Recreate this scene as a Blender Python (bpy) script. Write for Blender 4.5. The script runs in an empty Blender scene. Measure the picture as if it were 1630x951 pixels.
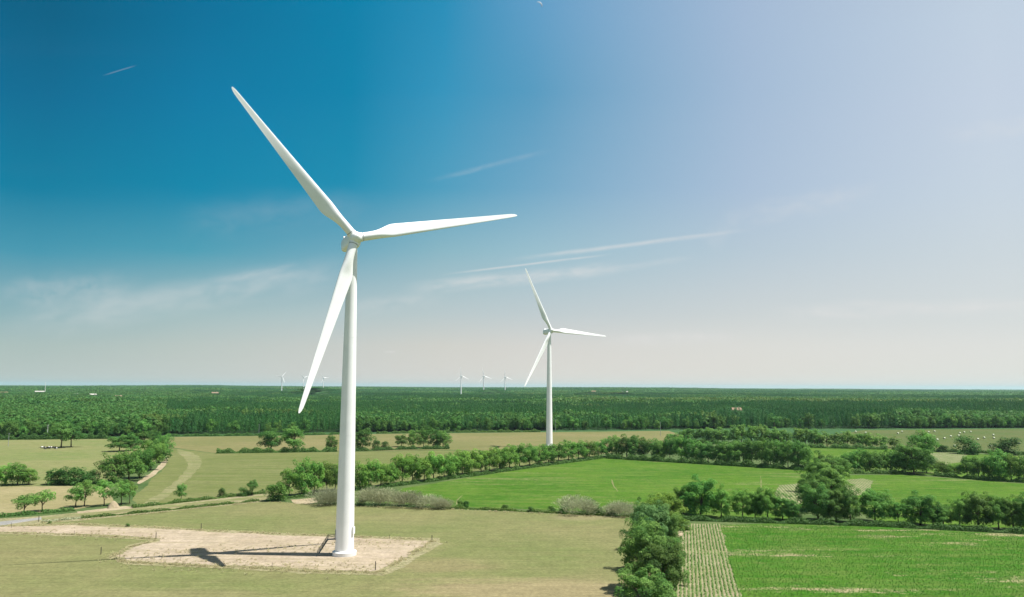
import bpy, bmesh, math
import numpy as np
from mathutils import Vector, Matrix

R = math.radians
SC = bpy.context.scene
COL = SC.collection
rng = np.random.default_rng(7)

# ------------------------------------------------------------------ camera frame
F, CX, CY, HOR, ROLL, CAMH = 1268.0, 815.0, 475.5, 616.0, 0.0043, 42.4
PITCH = math.atan((HOR - CY) / F)
_f = np.array([0, math.cos(PITCH), math.sin(PITCH)])
_r = np.array([1.0, 0, 0])
_u = np.cross(_r, _f)
RT = math.cos(ROLL) * _r + math.sin(ROLL) * _u
UP = -math.sin(ROLL) * _r + math.cos(ROLL) * _u
EYE = np.array([0, 0, CAMH])


def ray(x, y):
    d = _f + RT * (x - CX) / F - UP * (y - CY) / F
    return d / np.linalg.norm(d)


def P(x, y, z=0.0):
    """The ground point (height z) seen at photo position x, y."""
    d = ray(x, y)
    t = (z - CAMH) / d[2]
    return EYE + d * t


def proj(X):
    d = np.atleast_2d(X) - EYE
    w = d @ _f
    return CX + F * (d @ RT) / w, CY - F * (d @ UP) / w, w


def eye_row(x):
    return HOR + ROLL * (x - CX)


SUN = np.array([0.4206, -0.0171, 0.9071])
SUN /= np.linalg.norm(SUN)


# ------------------------------------------------------------------ objects
def link(o, parent=None):
    COL.objects.link(o)
    if parent is not None:
        o.parent = parent
    return o


def tag(o, label=None, cat=None, group=None, kind=None):
    if label:
        o['label'] = label
    if cat:
        o['category'] = cat
    if group:
        o['group'] = group
    if kind:
        o['kind'] = kind
    return o


def empty(name, loc, rz=0.0):
    o = bpy.data.objects.new(name, None)
    o.empty_display_size = 1.0
    o.location = loc
    o.rotation_euler = (0, 0, rz)
    return link(o)


def mobj(name, me, mat=None, parent=None):
    o = bpy.data.objects.new(name, me)
    if mat is not None and len(me.materials) == 0:
        me.materials.append(mat)
    return link(o, parent)


def copy_tree(o, parent=None):
    c = o.copy()
    link(c)
    c.parent = parent
    for ch in list(o.children):
        copy_tree(ch, c)
    return c


def mesh_np(name, V, Fq, mat=None, tint=None, smooth=False):
    """Mesh from an (n,3) array and an (m,k) face array."""
    me = bpy.data.meshes.new(name)
    V = np.asarray(V, dtype=np.float32)
    Fq = np.asarray(Fq, dtype=np.int32)
    m, k = Fq.shape
    me.vertices.add(len(V))
    me.vertices.foreach_set('co', V.ravel())
    me.loops.add(m * k)
    me.loops.foreach_set('vertex_index', Fq.ravel())
    me.polygons.add(m)
    me.polygons.foreach_set('loop_start', np.arange(m, dtype=np.int32) * k)
    try:
        me.polygons.foreach_set('loop_total', np.full(m, k, dtype=np.int32))
    except Exception:
        pass
    if smooth:
        me.polygons.foreach_set('use_smooth', np.ones(m, dtype=bool))
    if tint is not None:
        a = me.attributes.new('tint', 'FLOAT', 'FACE')
        a.data.foreach_set('value', np.asarray(tint, dtype=np.float32))
    me.update(calc_edges=True)
    me.validate()
    if mat is not None:
        me.materials.append(mat)
    return me


class MB:
    """Collects boxes, tubes and lathes into one mesh."""

    def __init__(s):
        s.v, s.f = [], []

    def add(s, v, f):
        b = len(s.v)
        s.v += [tuple(map(float, p)) for p in v]
        s.f += [tuple(i + b for i in q) for q in f]
        return s

    def box(s, c, d, M=None):
        hx, hy, hz = d[0] / 2, d[1] / 2, d[2] / 2
        v = [Vector((x * hx, y * hy, z * hz)) for z in (-1, 1) for x, y in ((-1, -1), (1, -1), (1, 1), (-1, 1))]
        if M is not None:
            v = [M @ p for p in v]
        v = [p + Vector(c) for p in v]
        return s.add(v, [(3, 2, 1, 0), (4, 5, 6, 7), (0, 1, 5, 4), (1, 2, 6, 5), (2, 3, 7, 6), (3, 0, 4, 7)])

    def tube(s, pts, rad, n=8, cap=True):
        pts = [np.array(p, float) for p in pts]
        if not hasattr(rad, '__len__'):
            rad = [rad] * len(pts)
        v, f = [], []
        for i, p in enumerate(pts):
            t = pts[min(i + 1, len(pts) - 1)] - pts[max(i - 1, 0)]
            t = t / (np.linalg.norm(t) + 1e-12)
            a = np.cross(t, [0, 1, 0] if abs(t[1]) < 0.9 else [1, 0, 0])
            a /= np.linalg.norm(a)
            b = np.cross(t, a)
            for k in range(n):
                q = 2 * math.pi * k / n
                v.append(p + rad[i] * (math.cos(q) * a + math.sin(q) * b))
        for i in range(len(pts) - 1):
            for k in range(n):
                k2 = (k + 1) % n
                f.append((i * n + k, i * n + k2, (i + 1) * n + k2, (i + 1) * n + k))
        if cap:
            f.append(tuple(range(n - 1, -1, -1)))
            f.append(tuple((len(pts) - 1) * n + k for k in range(n)))
        return s.add(v, f)

    def lathe(s, prof, n=48, c=(0, 0, 0)):
        v, f = [], []
        for r, z in prof:
            for k in range(n):
                q = 2 * math.pi * k / n
                v.append((c[0] + r * math.cos(q), c[1] + r * math.sin(q), c[2] + z))
        for i in range(len(prof) - 1):
            for k in range(n):
                k2 = (k + 1) % n
                f.append((i * n + k, i * n + k2, (i + 1) * n + k2, (i + 1) * n + k))
        f.append(tuple(range(n - 1, -1, -1)))
        f.append(tuple((len(prof) - 1) * n + k for k in range(n)))
        return s.add(v, f)

    def mesh(s, name, mat=None, smooth=False, angle=None):
        me = bpy.data.meshes.new(name)
        me.from_pydata(s.v, [], s.f)
        bm = bmesh.new()
        bm.from_mesh(me)
        bmesh.ops.recalc_face_normals(bm, faces=bm.faces)
        if smooth:
            for fa in bm.faces:
                fa.smooth = True
            if angle:
                for e in bm.edges:
                    if len(e.link_faces) == 2 and e.calc_face_angle(0) > R(angle):
                        e.smooth = False
        bm.to_mesh(me)
        bm.free()
        if mat is not None:
            me.materials.append(mat)
        return me


# ------------------------------------------------------------------ node helpers
class NT:
    def __init__(s, tree):
        s.t, s.n = tree, tree.nodes

    def new(s, kind, **kw):
        nd = s.n.new(kind)
        for k, v in kw.items():
            setattr(nd, k, v)
        return nd

    def put(s, sock, val):
        if val is None:
            return
        if hasattr(val, 'is_output') or hasattr(val, 'links'):
            s.t.links.new(val, sock)
        else:
            if sock.type == 'RGBA' and len(val) == 3:
                val = (*val, 1)
            sock.default_value = val

    def math(s, op, a, b=None, c=None, clamp=False):
        nd = s.new('ShaderNodeMath', operation=op, use_clamp=clamp)
        for i, v in enumerate((a, b, c)):
            if v is not None:
                s.put(nd.inputs[i], v)
        return nd.outputs[0]

    def vmath(s, op, a, b=None, scale=None):
        nd = s.new('ShaderNodeVectorMath', operation=op)
        s.put(nd.inputs[0], a)
        if b is not None:
            s.put(nd.inputs[1], b)
        if scale is not None:
            s.put(nd.inputs[3], scale)
        return nd.outputs['Value'] if op in ('DOT_PRODUCT', 'LENGTH') else nd.outputs['Vector']

    def mix(s, fac, a, b, mode='MIX'):
        nd = s.new('ShaderNodeMix', data_type='RGBA', blend_type=mode)
        nd.clamp_factor = True
        s.put(nd.inputs[0], fac)
        s.put(nd.inputs[6], a)
        s.put(nd.inputs[7], b)
        return nd.outputs[2]

    def range(s, v, a, b, c=0.0, d=1.0, smooth=True):
        nd = s.new('ShaderNodeMapRange', interpolation_type='SMOOTHSTEP' if smooth else 'LINEAR')
        s.put(nd.inputs[0], v)
        for i, q in enumerate((a, b, c, d)):
            s.put(nd.inputs[i + 1], q)
        return nd.outputs[0]

    def noise(s, vec, scale, detail=3.0, rough=0.55, dist=0.0):
        nd = s.new('ShaderNodeTexNoise')
        s.put(nd.inputs['Vector'], vec)
        s.put(nd.inputs['Scale'], scale)
        s.put(nd.inputs['Detail'], detail)
        s.put(nd.inputs['Roughness'], rough)
        s.put(nd.inputs['Distortion'], dist)
        return nd.outputs[0]

    def mapping(s, vec, rot=0.0, scale=(1, 1, 1), loc=(0, 0, 0)):
        nd = s.new('ShaderNodeMapping')
        s.put(nd.inputs['Vector'], vec)
        nd.inputs['Rotation'].default_value = (0, 0, rot)
        nd.inputs['Scale'].default_value = scale
        nd.inputs['Location'].default_value = loc
        return nd.outputs[0]

    def sep(s, v):
        nd = s.new('ShaderNodeSeparateXYZ')
        s.put(nd.inputs[0], v)
        return nd.outputs


def new_mat(name):
    m = bpy.data.materials.new(name)
    m.use_nodes = True
    m.node_tree.nodes.clear()
    t = NT(m.node_tree)
    out = t.new('ShaderNodeOutputMaterial')
    return m, t, out


def principled(t, out, col, rough=0.8, bump=None, bdist=0.1, bstr=0.5, spec=0.3):
    b = t.new('ShaderNodeBsdfPrincipled')
    t.put(b.inputs['Base Color'], col)
    t.put(b.inputs['Roughness'], rough)
    b.inputs['Specular IOR Level'].default_value = spec
    if bump is not None:
        bn = t.new('ShaderNodeBump')
        bn.inputs['Strength'].default_value = bstr
        bn.inputs['Distance'].default_value = bdist
        t.put(bn.inputs['Height'], bump)
        t.put(b.inputs['Normal'], bn.outputs[0])
    t.t.links.new(b.outputs[0], out.inputs[0])
    return b


def plain(name, col, rough=0.6, spec=0.4, var=0.06, scale=1.5):
    m, t, out = new_mat(name)
    pos = t.new('ShaderNodeNewGeometry').outputs['Position']
    n = t.noise(pos, scale, 4)
    f = t.range(n, 0.3, 0.7, 1 - var, 1 + var)
    c = t.vmath('SCALE', tuple(col), scale=f)
    principled(t, out, c, rough, spec=spec)
    return m


def foliage(name, dark, light, trans=0.25, rv=(0.78, 1.24)):
    """Leaves: colour varies from leaf to leaf and from tree to tree."""
    m, t, out = new_mat(name)
    at = t.new('ShaderNodeAttribute', attribute_name='tint').outputs['Fac']
    oi = t.new('ShaderNodeObjectInfo')
    c = t.mix(at, dark, light)
    c = t.mix(1.0, c, oi.outputs['Color'], 'MULTIPLY')
    k = t.range(oi.outputs['Random'], 0, 1, rv[0], rv[1], smooth=False)
    c = t.vmath('SCALE', c, scale=k)
    h = t.new('ShaderNodeHueSaturation')
    t.put(h.inputs['Color'], c)
    t.put(h.inputs['Hue'], t.range(t.math('FRACT', t.math('MULTIPLY', oi.outputs['Random'], 7.31)), 0, 1, 0.492, 0.522, smooth=False))
    c = h.outputs[0]
    d = t.new('ShaderNodeBsdfPrincipled')
    t.put(d.inputs['Base Color'], c)
    d.inputs['Roughness'].default_value = 0.55
    d.inputs['Specular IOR Level'].default_value = 0.12
    tr = t.new('ShaderNodeBsdfTranslucent')
    t.put(tr.inputs['Color'], c)
    mx = t.new('ShaderNodeMixShader')
    mx.inputs[0].default_value = trans
    t.t.links.new(d.outputs[0], mx.inputs[1])
    t.t.links.new(tr.outputs[0], mx.inputs[2])
    t.t.links.new(mx.outputs[0], out.inputs[0])
    return m


def field_mat(name, ca, cb, cc=None, big=0.02, streak=None, amt=0.5, fine=(0.75, 1.25), bd=0.15, patch=None, rows=None, seed=0, spot=None):
    """ca/cb vary over `big` patches, cc comes in along streaks (direction in degrees, stretch, scale, lo, hi)."""
    m, t, out = new_mat(name)
    pos = t.new('ShaderNodeNewGeometry').outputs['Position']
    raw = pos
    pos = t.mapping(pos, 0, (1, 1, 1), (seed * 37.1, seed * 11.3, 0))
    n1 = t.noise(pos, big, 5, 0.6)
    c = t.mix(t.range(n1, 0.36, 0.64), ca, cb)
    n2 = t.noise(pos, big * 9, 4, 0.65)
    c = t.mix(t.math('MULTIPLY', t.range(n2, 0.4, 0.72), amt), c, cc if cc is not None else cb)
    if streak:
        ang, st, sc, lo, hi, sa = streak
        v = t.mapping(pos, R(ang), (1.0 / st, 1, 1))
        n3 = t.noise(v, sc, 5, 0.6)
        c = t.mix(t.math('MULTIPLY', t.range(n3, lo, hi), sa), c, cc if cc is not None else cb)
    if patch:
        col, ang, st, sc, lo, hi, sa = patch
        v = t.mapping(pos, R(ang), (1.0 / st, 1, 1), (31.7, 4.1, 0))
        n4 = t.noise(v, sc, 4, 0.7, 0.3)
        n5 = t.noise(pos, 2.2, 3, 0.7)
        n6 = t.noise(pos, 0.45, 4, 0.7)
        n4 = t.math('ADD', n4, t.math('MULTIPLY', t.math('SUBTRACT', n5, 0.5), 0.30))
        n4 = t.math('ADD', n4, t.math('MULTIPLY', t.math('SUBTRACT', n6, 0.5), 0.35))
        c = t.mix(t.math('MULTIPLY', t.range(n4, lo, hi), sa), c, col)
    for (sx, sy, rx, ry, sc_, sa_) in spot or ():
        v = t.vmath('MULTIPLY', t.vmath('SUBTRACT', raw, (sx, sy, 0)), (1 / rx, 1 / ry, 0))
        dd = t.math('ADD', t.vmath('LENGTH', v), t.math('MULTIPLY', t.math('SUBTRACT', t.noise(t.mapping(pos, 0, (0.4, 1, 1)), 0.12, 5, 0.7), 0.5), 1.5))
        c = t.mix(t.math('MULTIPLY', t.range(dd, 0.35, 1.1, 1.0, 0.0), sa_), c, sc_)
    nf = t.noise(pos, 1.1, 5, 0.75)
    nm = t.noise(pos, 0.23, 4, 0.65)
    k = t.math('MULTIPLY', t.range(nf, 0.28, 0.72, fine[0], fine[1], smooth=False), t.range(nm, 0.3, 0.7, 0.88, 1.12, smooth=False))
    if streak:
        v = t.mapping(pos, R(streak[0]), (1.0 / 22, 1, 1), (3.3, 8.1, 0))
        k = t.math('MULTIPLY', k, t.range(t.noise(v, 0.75, 4, 0.7), 0.3, 0.7, 0.87, 1.13, smooth=False))
    h = nf
    if rows:
        ang, sp, col, wid, sa = rows
        v = t.mapping(pos, R(ang), (1, 1, 1))
        x = t.sep(v)[0]
        wob = t.math('MULTIPLY', t.math('SUBTRACT', t.noise(pos, 0.35, 3), 0.5), 0.45)
        fr = t.math('ABSOLUTE', t.math('SUBTRACT', t.math('FRACT', t.math('DIVIDE', t.math('ADD', x, wob), sp)), 0.5))
        msk = t.range(fr, wid - 0.08, wid + 0.08)
        msk = t.math('MULTIPLY', msk, t.range(t.noise(pos, 1.7, 3, 0.7), 0.3, 0.55))
        msk = t.math('MAXIMUM', msk, t.math('MULTIPLY', t.range(t.noise(pos, 0.16, 4, 0.7), 0.5, 0.72), 0.75))
        c = t.mix(t.math('MULTIPLY', msk, sa), c, col)
    c = t.vmath('SCALE', c, scale=k)
    principled(t, out, c, 0.9, bump=h, bdist=bd, bstr=0.6, spec=0.04)
    return m


# ------------------------------------------------------------------ materials
M = {}
M['white'] = plain('white_paint', (0.84, 0.84, 0.83), 0.35, 0.4, 0.03, 0.25)
M['conc'] = plain('pale_concrete', (0.74, 0.73, 0.70), 0.7, 0.3, 0.06, 0.8)
M['grey'] = plain('grey_metal', (0.30, 0.31, 0.32), 0.5)
M['steel'] = plain('dark_steel', (0.06, 0.075, 0.07), 0.5)
M['post'] = plain('weathered_post', (0.07, 0.06, 0.045), 0.9)
M['bark'] = plain('bark', (0.10, 0.08, 0.055), 0.95, 0.1, 0.3, 2.0)
M['bale'] = plain('bale_wrap', (0.52, 0.54, 0.40), 0.6, 0.3, 0.12, 1.2)
M['balend'] = plain('bale_straw', (0.46, 0.40, 0.22), 0.9, 0.1, 0.2, 3)
M['wall'] = plain('house_render', (0.50, 0.44, 0.36), 0.9)
M['roof'] = plain('roof_tile', (0.25, 0.175, 0.12), 0.9, 0.2, 0.15)
M['slate'] = plain('pale_roof', (0.40, 0.38, 0.34), 0.8)
M['oak'] = foliage('oak_leaves', (0.074, 0.170, 0.034), (0.225, 0.355, 0.080), 0.45)
M['hedge'] = foliage('hedge_leaves', (0.055, 0.120, 0.026), (0.130, 0.220, 0.048), 0.38)
M['scrub'] = foliage('dry_twigs', (0.23, 0.245, 0.13), (0.40, 0.40, 0.25), 0.35)
RV = (0.90, 1.10)
M['pined'] = foliage('dark_pine_needles', (0.027, 0.102, 0.023), (0.052, 0.152, 0.034), 0.25, RV)
M['pine'] = foliage('pine_needles', (0.038, 0.122, 0.027), (0.067, 0.182, 0.040), 0.3, RV)
M['wood'] = foliage('wood_leaves', (0.058, 0.146, 0.030), (0.104, 0.218, 0.046), 0.38, RV)
M['woodl'] = foliage('light_wood_leaves', (0.092, 0.165, 0.034), (0.140, 0.228, 0.052), 0.38, RV)
M['corn'] = foliage('crop_leaves', (0.050, 0.145, 0.018), (0.105, 0.225, 0.036), 0.4)
M['straw'] = foliage('dry_grass_blades', (0.32, 0.29, 0.15), (0.56, 0.49, 0.30), 0.5)

# ------------------------------------------------------------------ terrain
HOUSES = [  # photo x, y of the foot, width in metres, distance, roof key, label
    (6, 627.5, 20, 2700, 'roof', 'small pale farmhouse with an orange roof beside the forest end nearest the road side'),
    (63, 625.5, 26, 3000, 'slate', 'long low white building in the woods beneath the tall radio mast'),
    (121, 630.0, 12, 2600, 'slate', 'little pale shed standing among treetops beyond the two pasture trees'),
    (148, 630.5, 17, 2500, 'slate', 'white farmhouse with a pale roof among treetops beyond the pasture'),
    (187, 633.5, 20, 2300, 'roof', 'pink-roofed farmhouse among treetops beyond the lane tree clump'),
    (342, 627.5, 20, 2700, 'roof', 'cream house with a tan roof alone in woods beyond the curved track'),
    (495, 628.5, 11, 2600, 'roof', 'tiny white cottage in the woods just beside the big lower blade tip'),
    (505, 628.0, 17, 2640, 'slate', 'low white barn in the woods between a cottage and an orange-roofed house'),
    (515, 627.5, 13, 2680, 'roof', 'white house with an orange roof in the woods beside the big tower'),
    (780, 628.2, 14, 2650, 'roof', 'tan barn in woods under the middle of three tiny turbines'),
    (790, 627.6, 16, 2680, 'roof', 'tan-roofed barn end in the woods under the smallest of three tiny turbines'),
    (793, 624.8, 15, 3300, 'slate', 'white house higher in the woods behind two tan barns'),
    (945, 624.8, 17, 3100, 'roof', 'white house with a red roof in the woods beyond the second turbine'),
    (995, 625.6, 22, 3000, 'slate', 'long pale house in the woods beyond the far green row'),
    (1172, 652.6, 10, 930, 'roof', 'orange-roofed house tucked in the pine forest close to the hay field'),
]
KN = []
for hx, hy, w, D, rf, lb in HOUSES:
    d = ray(hx, hy)
    s = D / math.hypot(d[0], d[1])
    p = EYE + d * s
    KN.append(p)


def sstep(a, b, x):
    q = np.clip((x - a) / (b - a), 0, 1)
    return q * q * (3 - 2 * q)


def base_hill(x, y):
    d = np.hypot(x, y)
    az = np.degrees(np.arctan2(x, np.abs(y) + 1e-6))
    s = sstep(1900, 6500, d)
    far = 1 - sstep(9000, 16000, d)
    amp = 15.5 - 6.5 * sstep(12, 30, az) - 3 * sstep(-20, -33, az)
    w = 2.2 * np.sin(x / 610.0 + 1.3 * np.sin(y / 900.0)) + 1.6 * np.sin(x / 270.0 + y / 1500.0 + 2) + 1.0 * np.sin(y / 340.0 + x / 800.0)
    ridge = 7 * np.exp(-((az + 21) / 6.5) ** 2) + 4 * np.exp(-((az - 8) / 4.0) ** 2)
    return s * (amp * (0.25 + 0.75 * far) + w + ridge * far)


def hill(x, y):
    z = base_hill(x, y)
    for p in KN:
        b = base_hill(p[0], p[1])
        D = math.hypot(p[0], p[1])
        r2 = ((x - p[0]) ** 2 + (y - p[1]) ** 2) / (0.022 * D + 18) ** 2
        z = z + (p[2] - b) * np.exp(-r2)
    return z


def build_ground():
    radii = np.unique(np.concatenate([np.array([0.5, 40, 100, 200, 400, 600]), np.arange(700, 1100, 14.0), np.geomspace(1100, 5000, 150), np.geomspace(5000, 40000, 60)]))
    ang = np.unique(np.concatenate([np.arange(-48, 48.01, 0.4), np.arange(48, 312.1, 8.0)]))
    ang = ang[:-1]
    a = np.radians(ang)
    X = radii[:, None] * np.sin(a)[None]
    Y = radii[:, None] * np.cos(a)[None]
    Z = hill(X, Y)
    V = np.stack([X, Y, Z], -1).reshape(-1, 3)
    nr, na = X.shape
    i = np.arange(nr - 1)[:, None]
    j = np.arange(na)[None]
    j2 = (j + 1) % na
    Fq = np.stack([i * na + j, i * na + j2, (i + 1) * na + j2, (i + 1) * na + j], -1).reshape(-1, 4)
    # face winding so that normals point up
    Fq = Fq[:, ::-1]
    me = mesh_np('ground', V, Fq, smooth=True)
    bm = bmesh.new()
    bm.from_mesh(me)
    bm.verts.ensure_lookup_table()
    bm.faces.new([bm.verts[k] for k in range(na)][::-1])
    bm.to_mesh(me)
    bm.free()
    m, t, out = new_mat('ground_soil')
    pos = t.new('ShaderNodeNewGeometry').outputs['Position']
    n = t.noise(pos, 0.05, 5)
    nf = t.noise(pos, 0.8, 5, 0.7)
    c = t.mix(t.range(n, 0.35, 0.65), (0.045, 0.080, 0.022), (0.085, 0.115, 0.040))
    ln = t.vmath('LENGTH', pos)
    c = t.mix(t.range(ln, 640, 700, 0, 1), c, (0.036, 0.085, 0.028))
    c = t.vmath('SCALE', c, scale=t.range(nf, 0.3, 0.7, 0.75, 1.25, smooth=False))
    principled(t, out, c, 0.95, bump=nf, bdist=0.2, spec=0.1)
    me.materials.append(m)
    o = mobj('ground', me)
    tag(o, 'dark green rough grass ground reaching under the trees to the horizon', 'ground', kind='structure')


build_ground()


def sheet(name, px, z, mat, label, jit=0.6, step=3.0, cat=None):
    """A flat patch of land whose outline wanders a little."""
    W = [P(x, y)[:2] for x, y in px]
    pts = []
    r = np.random.default_rng(len(name) * 31 + len(px))
    n = len(W)
    for i in range(n):
        a, b = W[i], W[(i + 1) % n]
        L = np.linalg.norm(b - a)
        k = max(1, min(160, int(L / step)))
        nn = np.array([-(b - a)[1], (b - a)[0]]) / (L + 1e-9)
        ph = r.uniform(0, 6.28, 4)
        for q in range(k):
            s = q / k
            e = math.sin(math.pi * s) ** 0.5 if k > 1 else 0
            w = jit * e * (0.5 * math.sin(s * L / 9 + ph[0]) + 0.35 * math.sin(s * L / 3.7 + ph[1]) + r.normal() * 0.28)
            p = a + (b - a) * s + nn * w
            pts.append((p[0], p[1], z))
    bm = bmesh.new()
    vs = [bm.verts.new(p) for p in pts]
    f = bm.faces.new(vs)
    f.normal_update()
    if f.normal.z < 0:
        f.normal_flip()
    bmesh.ops.triangulate(bm, faces=[f])
    me = bpy.data.meshes.new(name)
    bm.to_mesh(me)
    bm.free()
    o = mobj(name, me, mat)
    tag(o, label, cat or name.split('.')[0].replace('_', ' '), kind='structure')
    return o


fm_meadow = field_mat('meadow_grass', (0.117, 0.135, 0.048), (0.160, 0.150, 0.068), (0.142, 0.143, 0.060), 0.017, (8, 9, 0.25, 0.42, 0.66, 0.55), 0.5, (0.68, 1.32), seed=1,
                      spot=((5, 172, 36, 15, (0.205, 0.170, 0.092), 0.9), (-18, 196, 16, 10, (0.180, 0.150, 0.078), 0.6), (-70, 168, 30, 6, (0.18, 0.16, 0.08), 0.5), (24, 268, 14, 10, (0.19, 0.165, 0.09), 0.7)))
fm_crop = field_mat('bright_crop', (0.036, 0.100, 0.008), (0.058, 0.122, 0.012), (0.094, 0.140, 0.028), 0.02, (-65, 8, 0.22, 0.45, 0.7, 0.8), 0.6, (0.55, 1.45), 0.3,
                    patch=((0.17, 0.17, 0.075), -10, 7, 0.07, 0.565, 0.70, 0.75), seed=2)
fm_near = field_mat('near_crop', (0.026, 0.098, 0.006), (0.042, 0.114, 0.010), (0.082, 0.128, 0.026), 0.03, (4, 6, 0.25, 0.42, 0.68, 0.8), 0.65, (0.55, 1.45), 0.3,
                    patch=((0.25, 0.21, 0.12), -3, 4.5, 0.075, 0.545, 0.68, 0.9), seed=3)
ROWANG = 12.2
fm_strip = field_mat('striped_crop', (0.21, 0.185, 0.105), (0.25, 0.215, 0.135), (0.12, 0.145, 0.05), 0.05, None, 0.55, (0.7, 1.3), 0.2,
                     rows=(ROWANG, 0.85, (0.05, 0.12, 0.018), 0.26, 0.9), seed=0)
fm_stripb = field_mat('striped_soil', (0.20, 0.18, 0.105), (0.24, 0.21, 0.13), (0.12, 0.145, 0.05), 0.05, None, 0.5, (0.75, 1.25), 0.2,
                      rows=(ROWANG, 1.3, (0.045, 0.115, 0.018), 0.24, 0.95), seed=0)
fm_hay = field_mat('mown_hay', (0.062, 0.094, 0.026), (0.080, 0.098, 0.034), (0.10, 0.11, 0.042), 0.015, (20, 9, 0.2, 0.45, 0.7, 0.5), 0.3, (0.8, 1.2), seed=4)
fm_tan = field_mat('tan_meadow', (0.134, 0.132, 0.052), (0.172, 0.148, 0.068), (0.115, 0.128, 0.046), 0.012, (5, 12, 0.15, 0.4, 0.7, 0.5), 0.4, (0.8, 1.2), seed=5)
fm_olive = field_mat('olive_meadow', (0.094, 0.116, 0.034), (0.118, 0.130, 0.046), (0.150, 0.150, 0.064), 0.014, (6, 16, 0.2, 0.44, 0.66, 0.7), 0.3, (0.75, 1.25), seed=6)
fm_past = field_mat('pasture', (0.122, 0.150, 0.050), (0.150, 0.158, 0.062), (0.20, 0.18, 0.09), 0.015, (3, 5, 0.08, 0.5, 0.72, 0.6), 0.35, (0.78, 1.22), seed=7)
fm_dry = field_mat('dry_field', (0.205, 0.180, 0.088), (0.24, 0.205, 0.11), (0.165, 0.160, 0.068), 0.03, None, 0.5, (0.8, 1.2), seed=8)
fm_sand = field_mat('sandy_gravel', (0.300, 0.240, 0.172), (0.345, 0.282, 0.212), (0.245, 0.205, 0.130), 0.06, (8, 10, 0.35, 0.45, 0.68, 0.8), 0.7, (0.74, 1.26), 0.08, patch=((0.21, 0.185, 0.105), 4, 4, 0.12, 0.60, 0.80, 0.55), seed=9)
fm_bank = field_mat('sandy_bank', (0.27, 0.215, 0.14), (0.32, 0.265, 0.18), (0.20, 0.185, 0.09), 0.1, None, 0.6, (0.7, 1.3), seed=10)
fm_rut = field_mat('worn_grass', (0.170, 0.165, 0.080), (0.205, 0.19, 0.10), (0.125, 0.14, 0.05), 0.05, (-60, 10, 0.3, 0.42, 0.62, 0.9), 0.6, (0.72, 1.28), seed=11)
fm_verge = field_mat('dry_verge', (0.205, 0.185, 0.095), (0.255, 0.225, 0.135), (0.125, 0.138, 0.052), 0.08, None, 0.8, (0.55, 1.4), 0.3, seed=13)
fm_road = field_mat('asphalt', (0.20, 0.195, 0.18), (0.25, 0.24, 0.22), (0.17, 0.17, 0.16), 0.1, None, 0.4, (0.9, 1.1), 0.02, seed=12)

sheet('meadow', [(-900, 1150), (-500, 860), (0, 833), (62, 833), (130, 827), (410, 799), (440, 799), (520, 804), (640, 807), (720, 811), (860, 817), (1000, 823), (1046, 836), (1052, 870), (1044, 951), (1040, 1150)],
      0.03, fm_meadow, 'dry olive grass meadow round the big turbine', 0.8)
sheet('crop_field', [(596, 800), (640, 778), (800, 752), (920, 734), (962, 729), (1130, 738), (1290, 749), (1290, 800), (1262, 829), (1060, 821), (1010, 817), (860, 812), (720, 807)],
      0.03, fm_crop, 'bright green crop field between the tree rows', 0.8)
sheet('crop_field', [(1074, 951), (1080, 866), (1092, 838), (1270, 832), (1640, 852), (1900, 868), (2600, 1150), (1056, 1150)],
      0.03, fm_near, 'green crop field with bare sandy patches beside the striped young crop', 0.6)
sheet('striped_crop', [(1073, 868), (1098, 834), (1145, 834), (1154, 868), (1180, 951), (1231, 1150), (1058, 1150), (1073, 951)],
      0.06, fm_strip, 'young crop in pale sandy rows beside the hedgerow trees', 0.9, 1.2)
sheet('crop_field', [(1345, 757), (1440, 756), (1500, 761), (1640, 771), (1900, 787), (1900, 860), (1640, 843), (1400, 831), (1335, 800)],
      0.03, fm_crop, 'green crop field behind the long hedgerow of round trees', 0.8)
sheet('striped_crop', [(1348, 764), (1372, 762), (1390, 766), (1382, 786), (1350, 792), (1340, 780)], 0.06, fm_stripb, 'pale striped soil patch behind the tall tree clump', 0.5)
sheet('striped_crop', [(1240, 773), (1270, 770), (1284, 774), (1276, 802), (1258, 806), (1232, 792)], 0.06, fm_stripb, 'pale striped soil patch before the tall tree clump', 0.5)
sheet('crop_field', [(1280, 711), (1420, 715), (1480, 720), (1640, 727), (1900, 733), (1900, 780), (1640, 767), (1500, 758), (1430, 753), (1340, 751), (1285, 740)],
      0.03, fm_crop, 'narrow green crop field below the hay field', 0.8)
sheet('striped_crop', [(1480, 722), (1500, 720), (1542, 723), (1530, 736), (1500, 741), (1484, 736)], 0.06, fm_stripb, 'pale striped soil patch below the hay field hedge', 0.5)
sheet('hay_field', [(1330, 692), (1375, 685), (1640, 682.5), (1950, 681), (1950, 724), (1640, 723), (1500, 718.5), (1420, 715), (1290, 710)],
      0.03, fm_hay, 'mown hay field dotted with pale bales', 0.8)
sheet('meadow', [(262, 696), (500, 693.3), (560, 691.5), (1065, 686.2), (1100, 698), (960, 723), (720, 716.5), (345, 722), (268, 712)],
      0.03, fm_tan, 'tan meadow along the forest edge', 0.8)
sheet('meadow', [(268, 713), (345, 722.5), (720, 717.5), (960, 723.5), (820, 746), (640, 770), (560, 776), (440, 790), (420, 784), (216, 807), (210, 796), (240, 765), (262, 745)],
      0.034, fm_olive, 'olive green mown meadow between the lane and the forest', 0.8)
sheet('meadow', [(-400, 705), (0, 700.8), (175, 699), (268, 697), (262, 714), (240, 742), (160, 769), (70, 773), (0, 776), (-400, 790)],
      0.038, fm_past, 'pale green pasture where cattle rest under two trees', 0.8)
sheet('dry_field', [(-400, 792), (0, 775), (120, 774), (172, 776), (182, 800), (110, 813), (0, 824), (-400, 858)], 0.042, fm_dry, 'pale dry field beside the grey road', 0.6)
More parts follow.
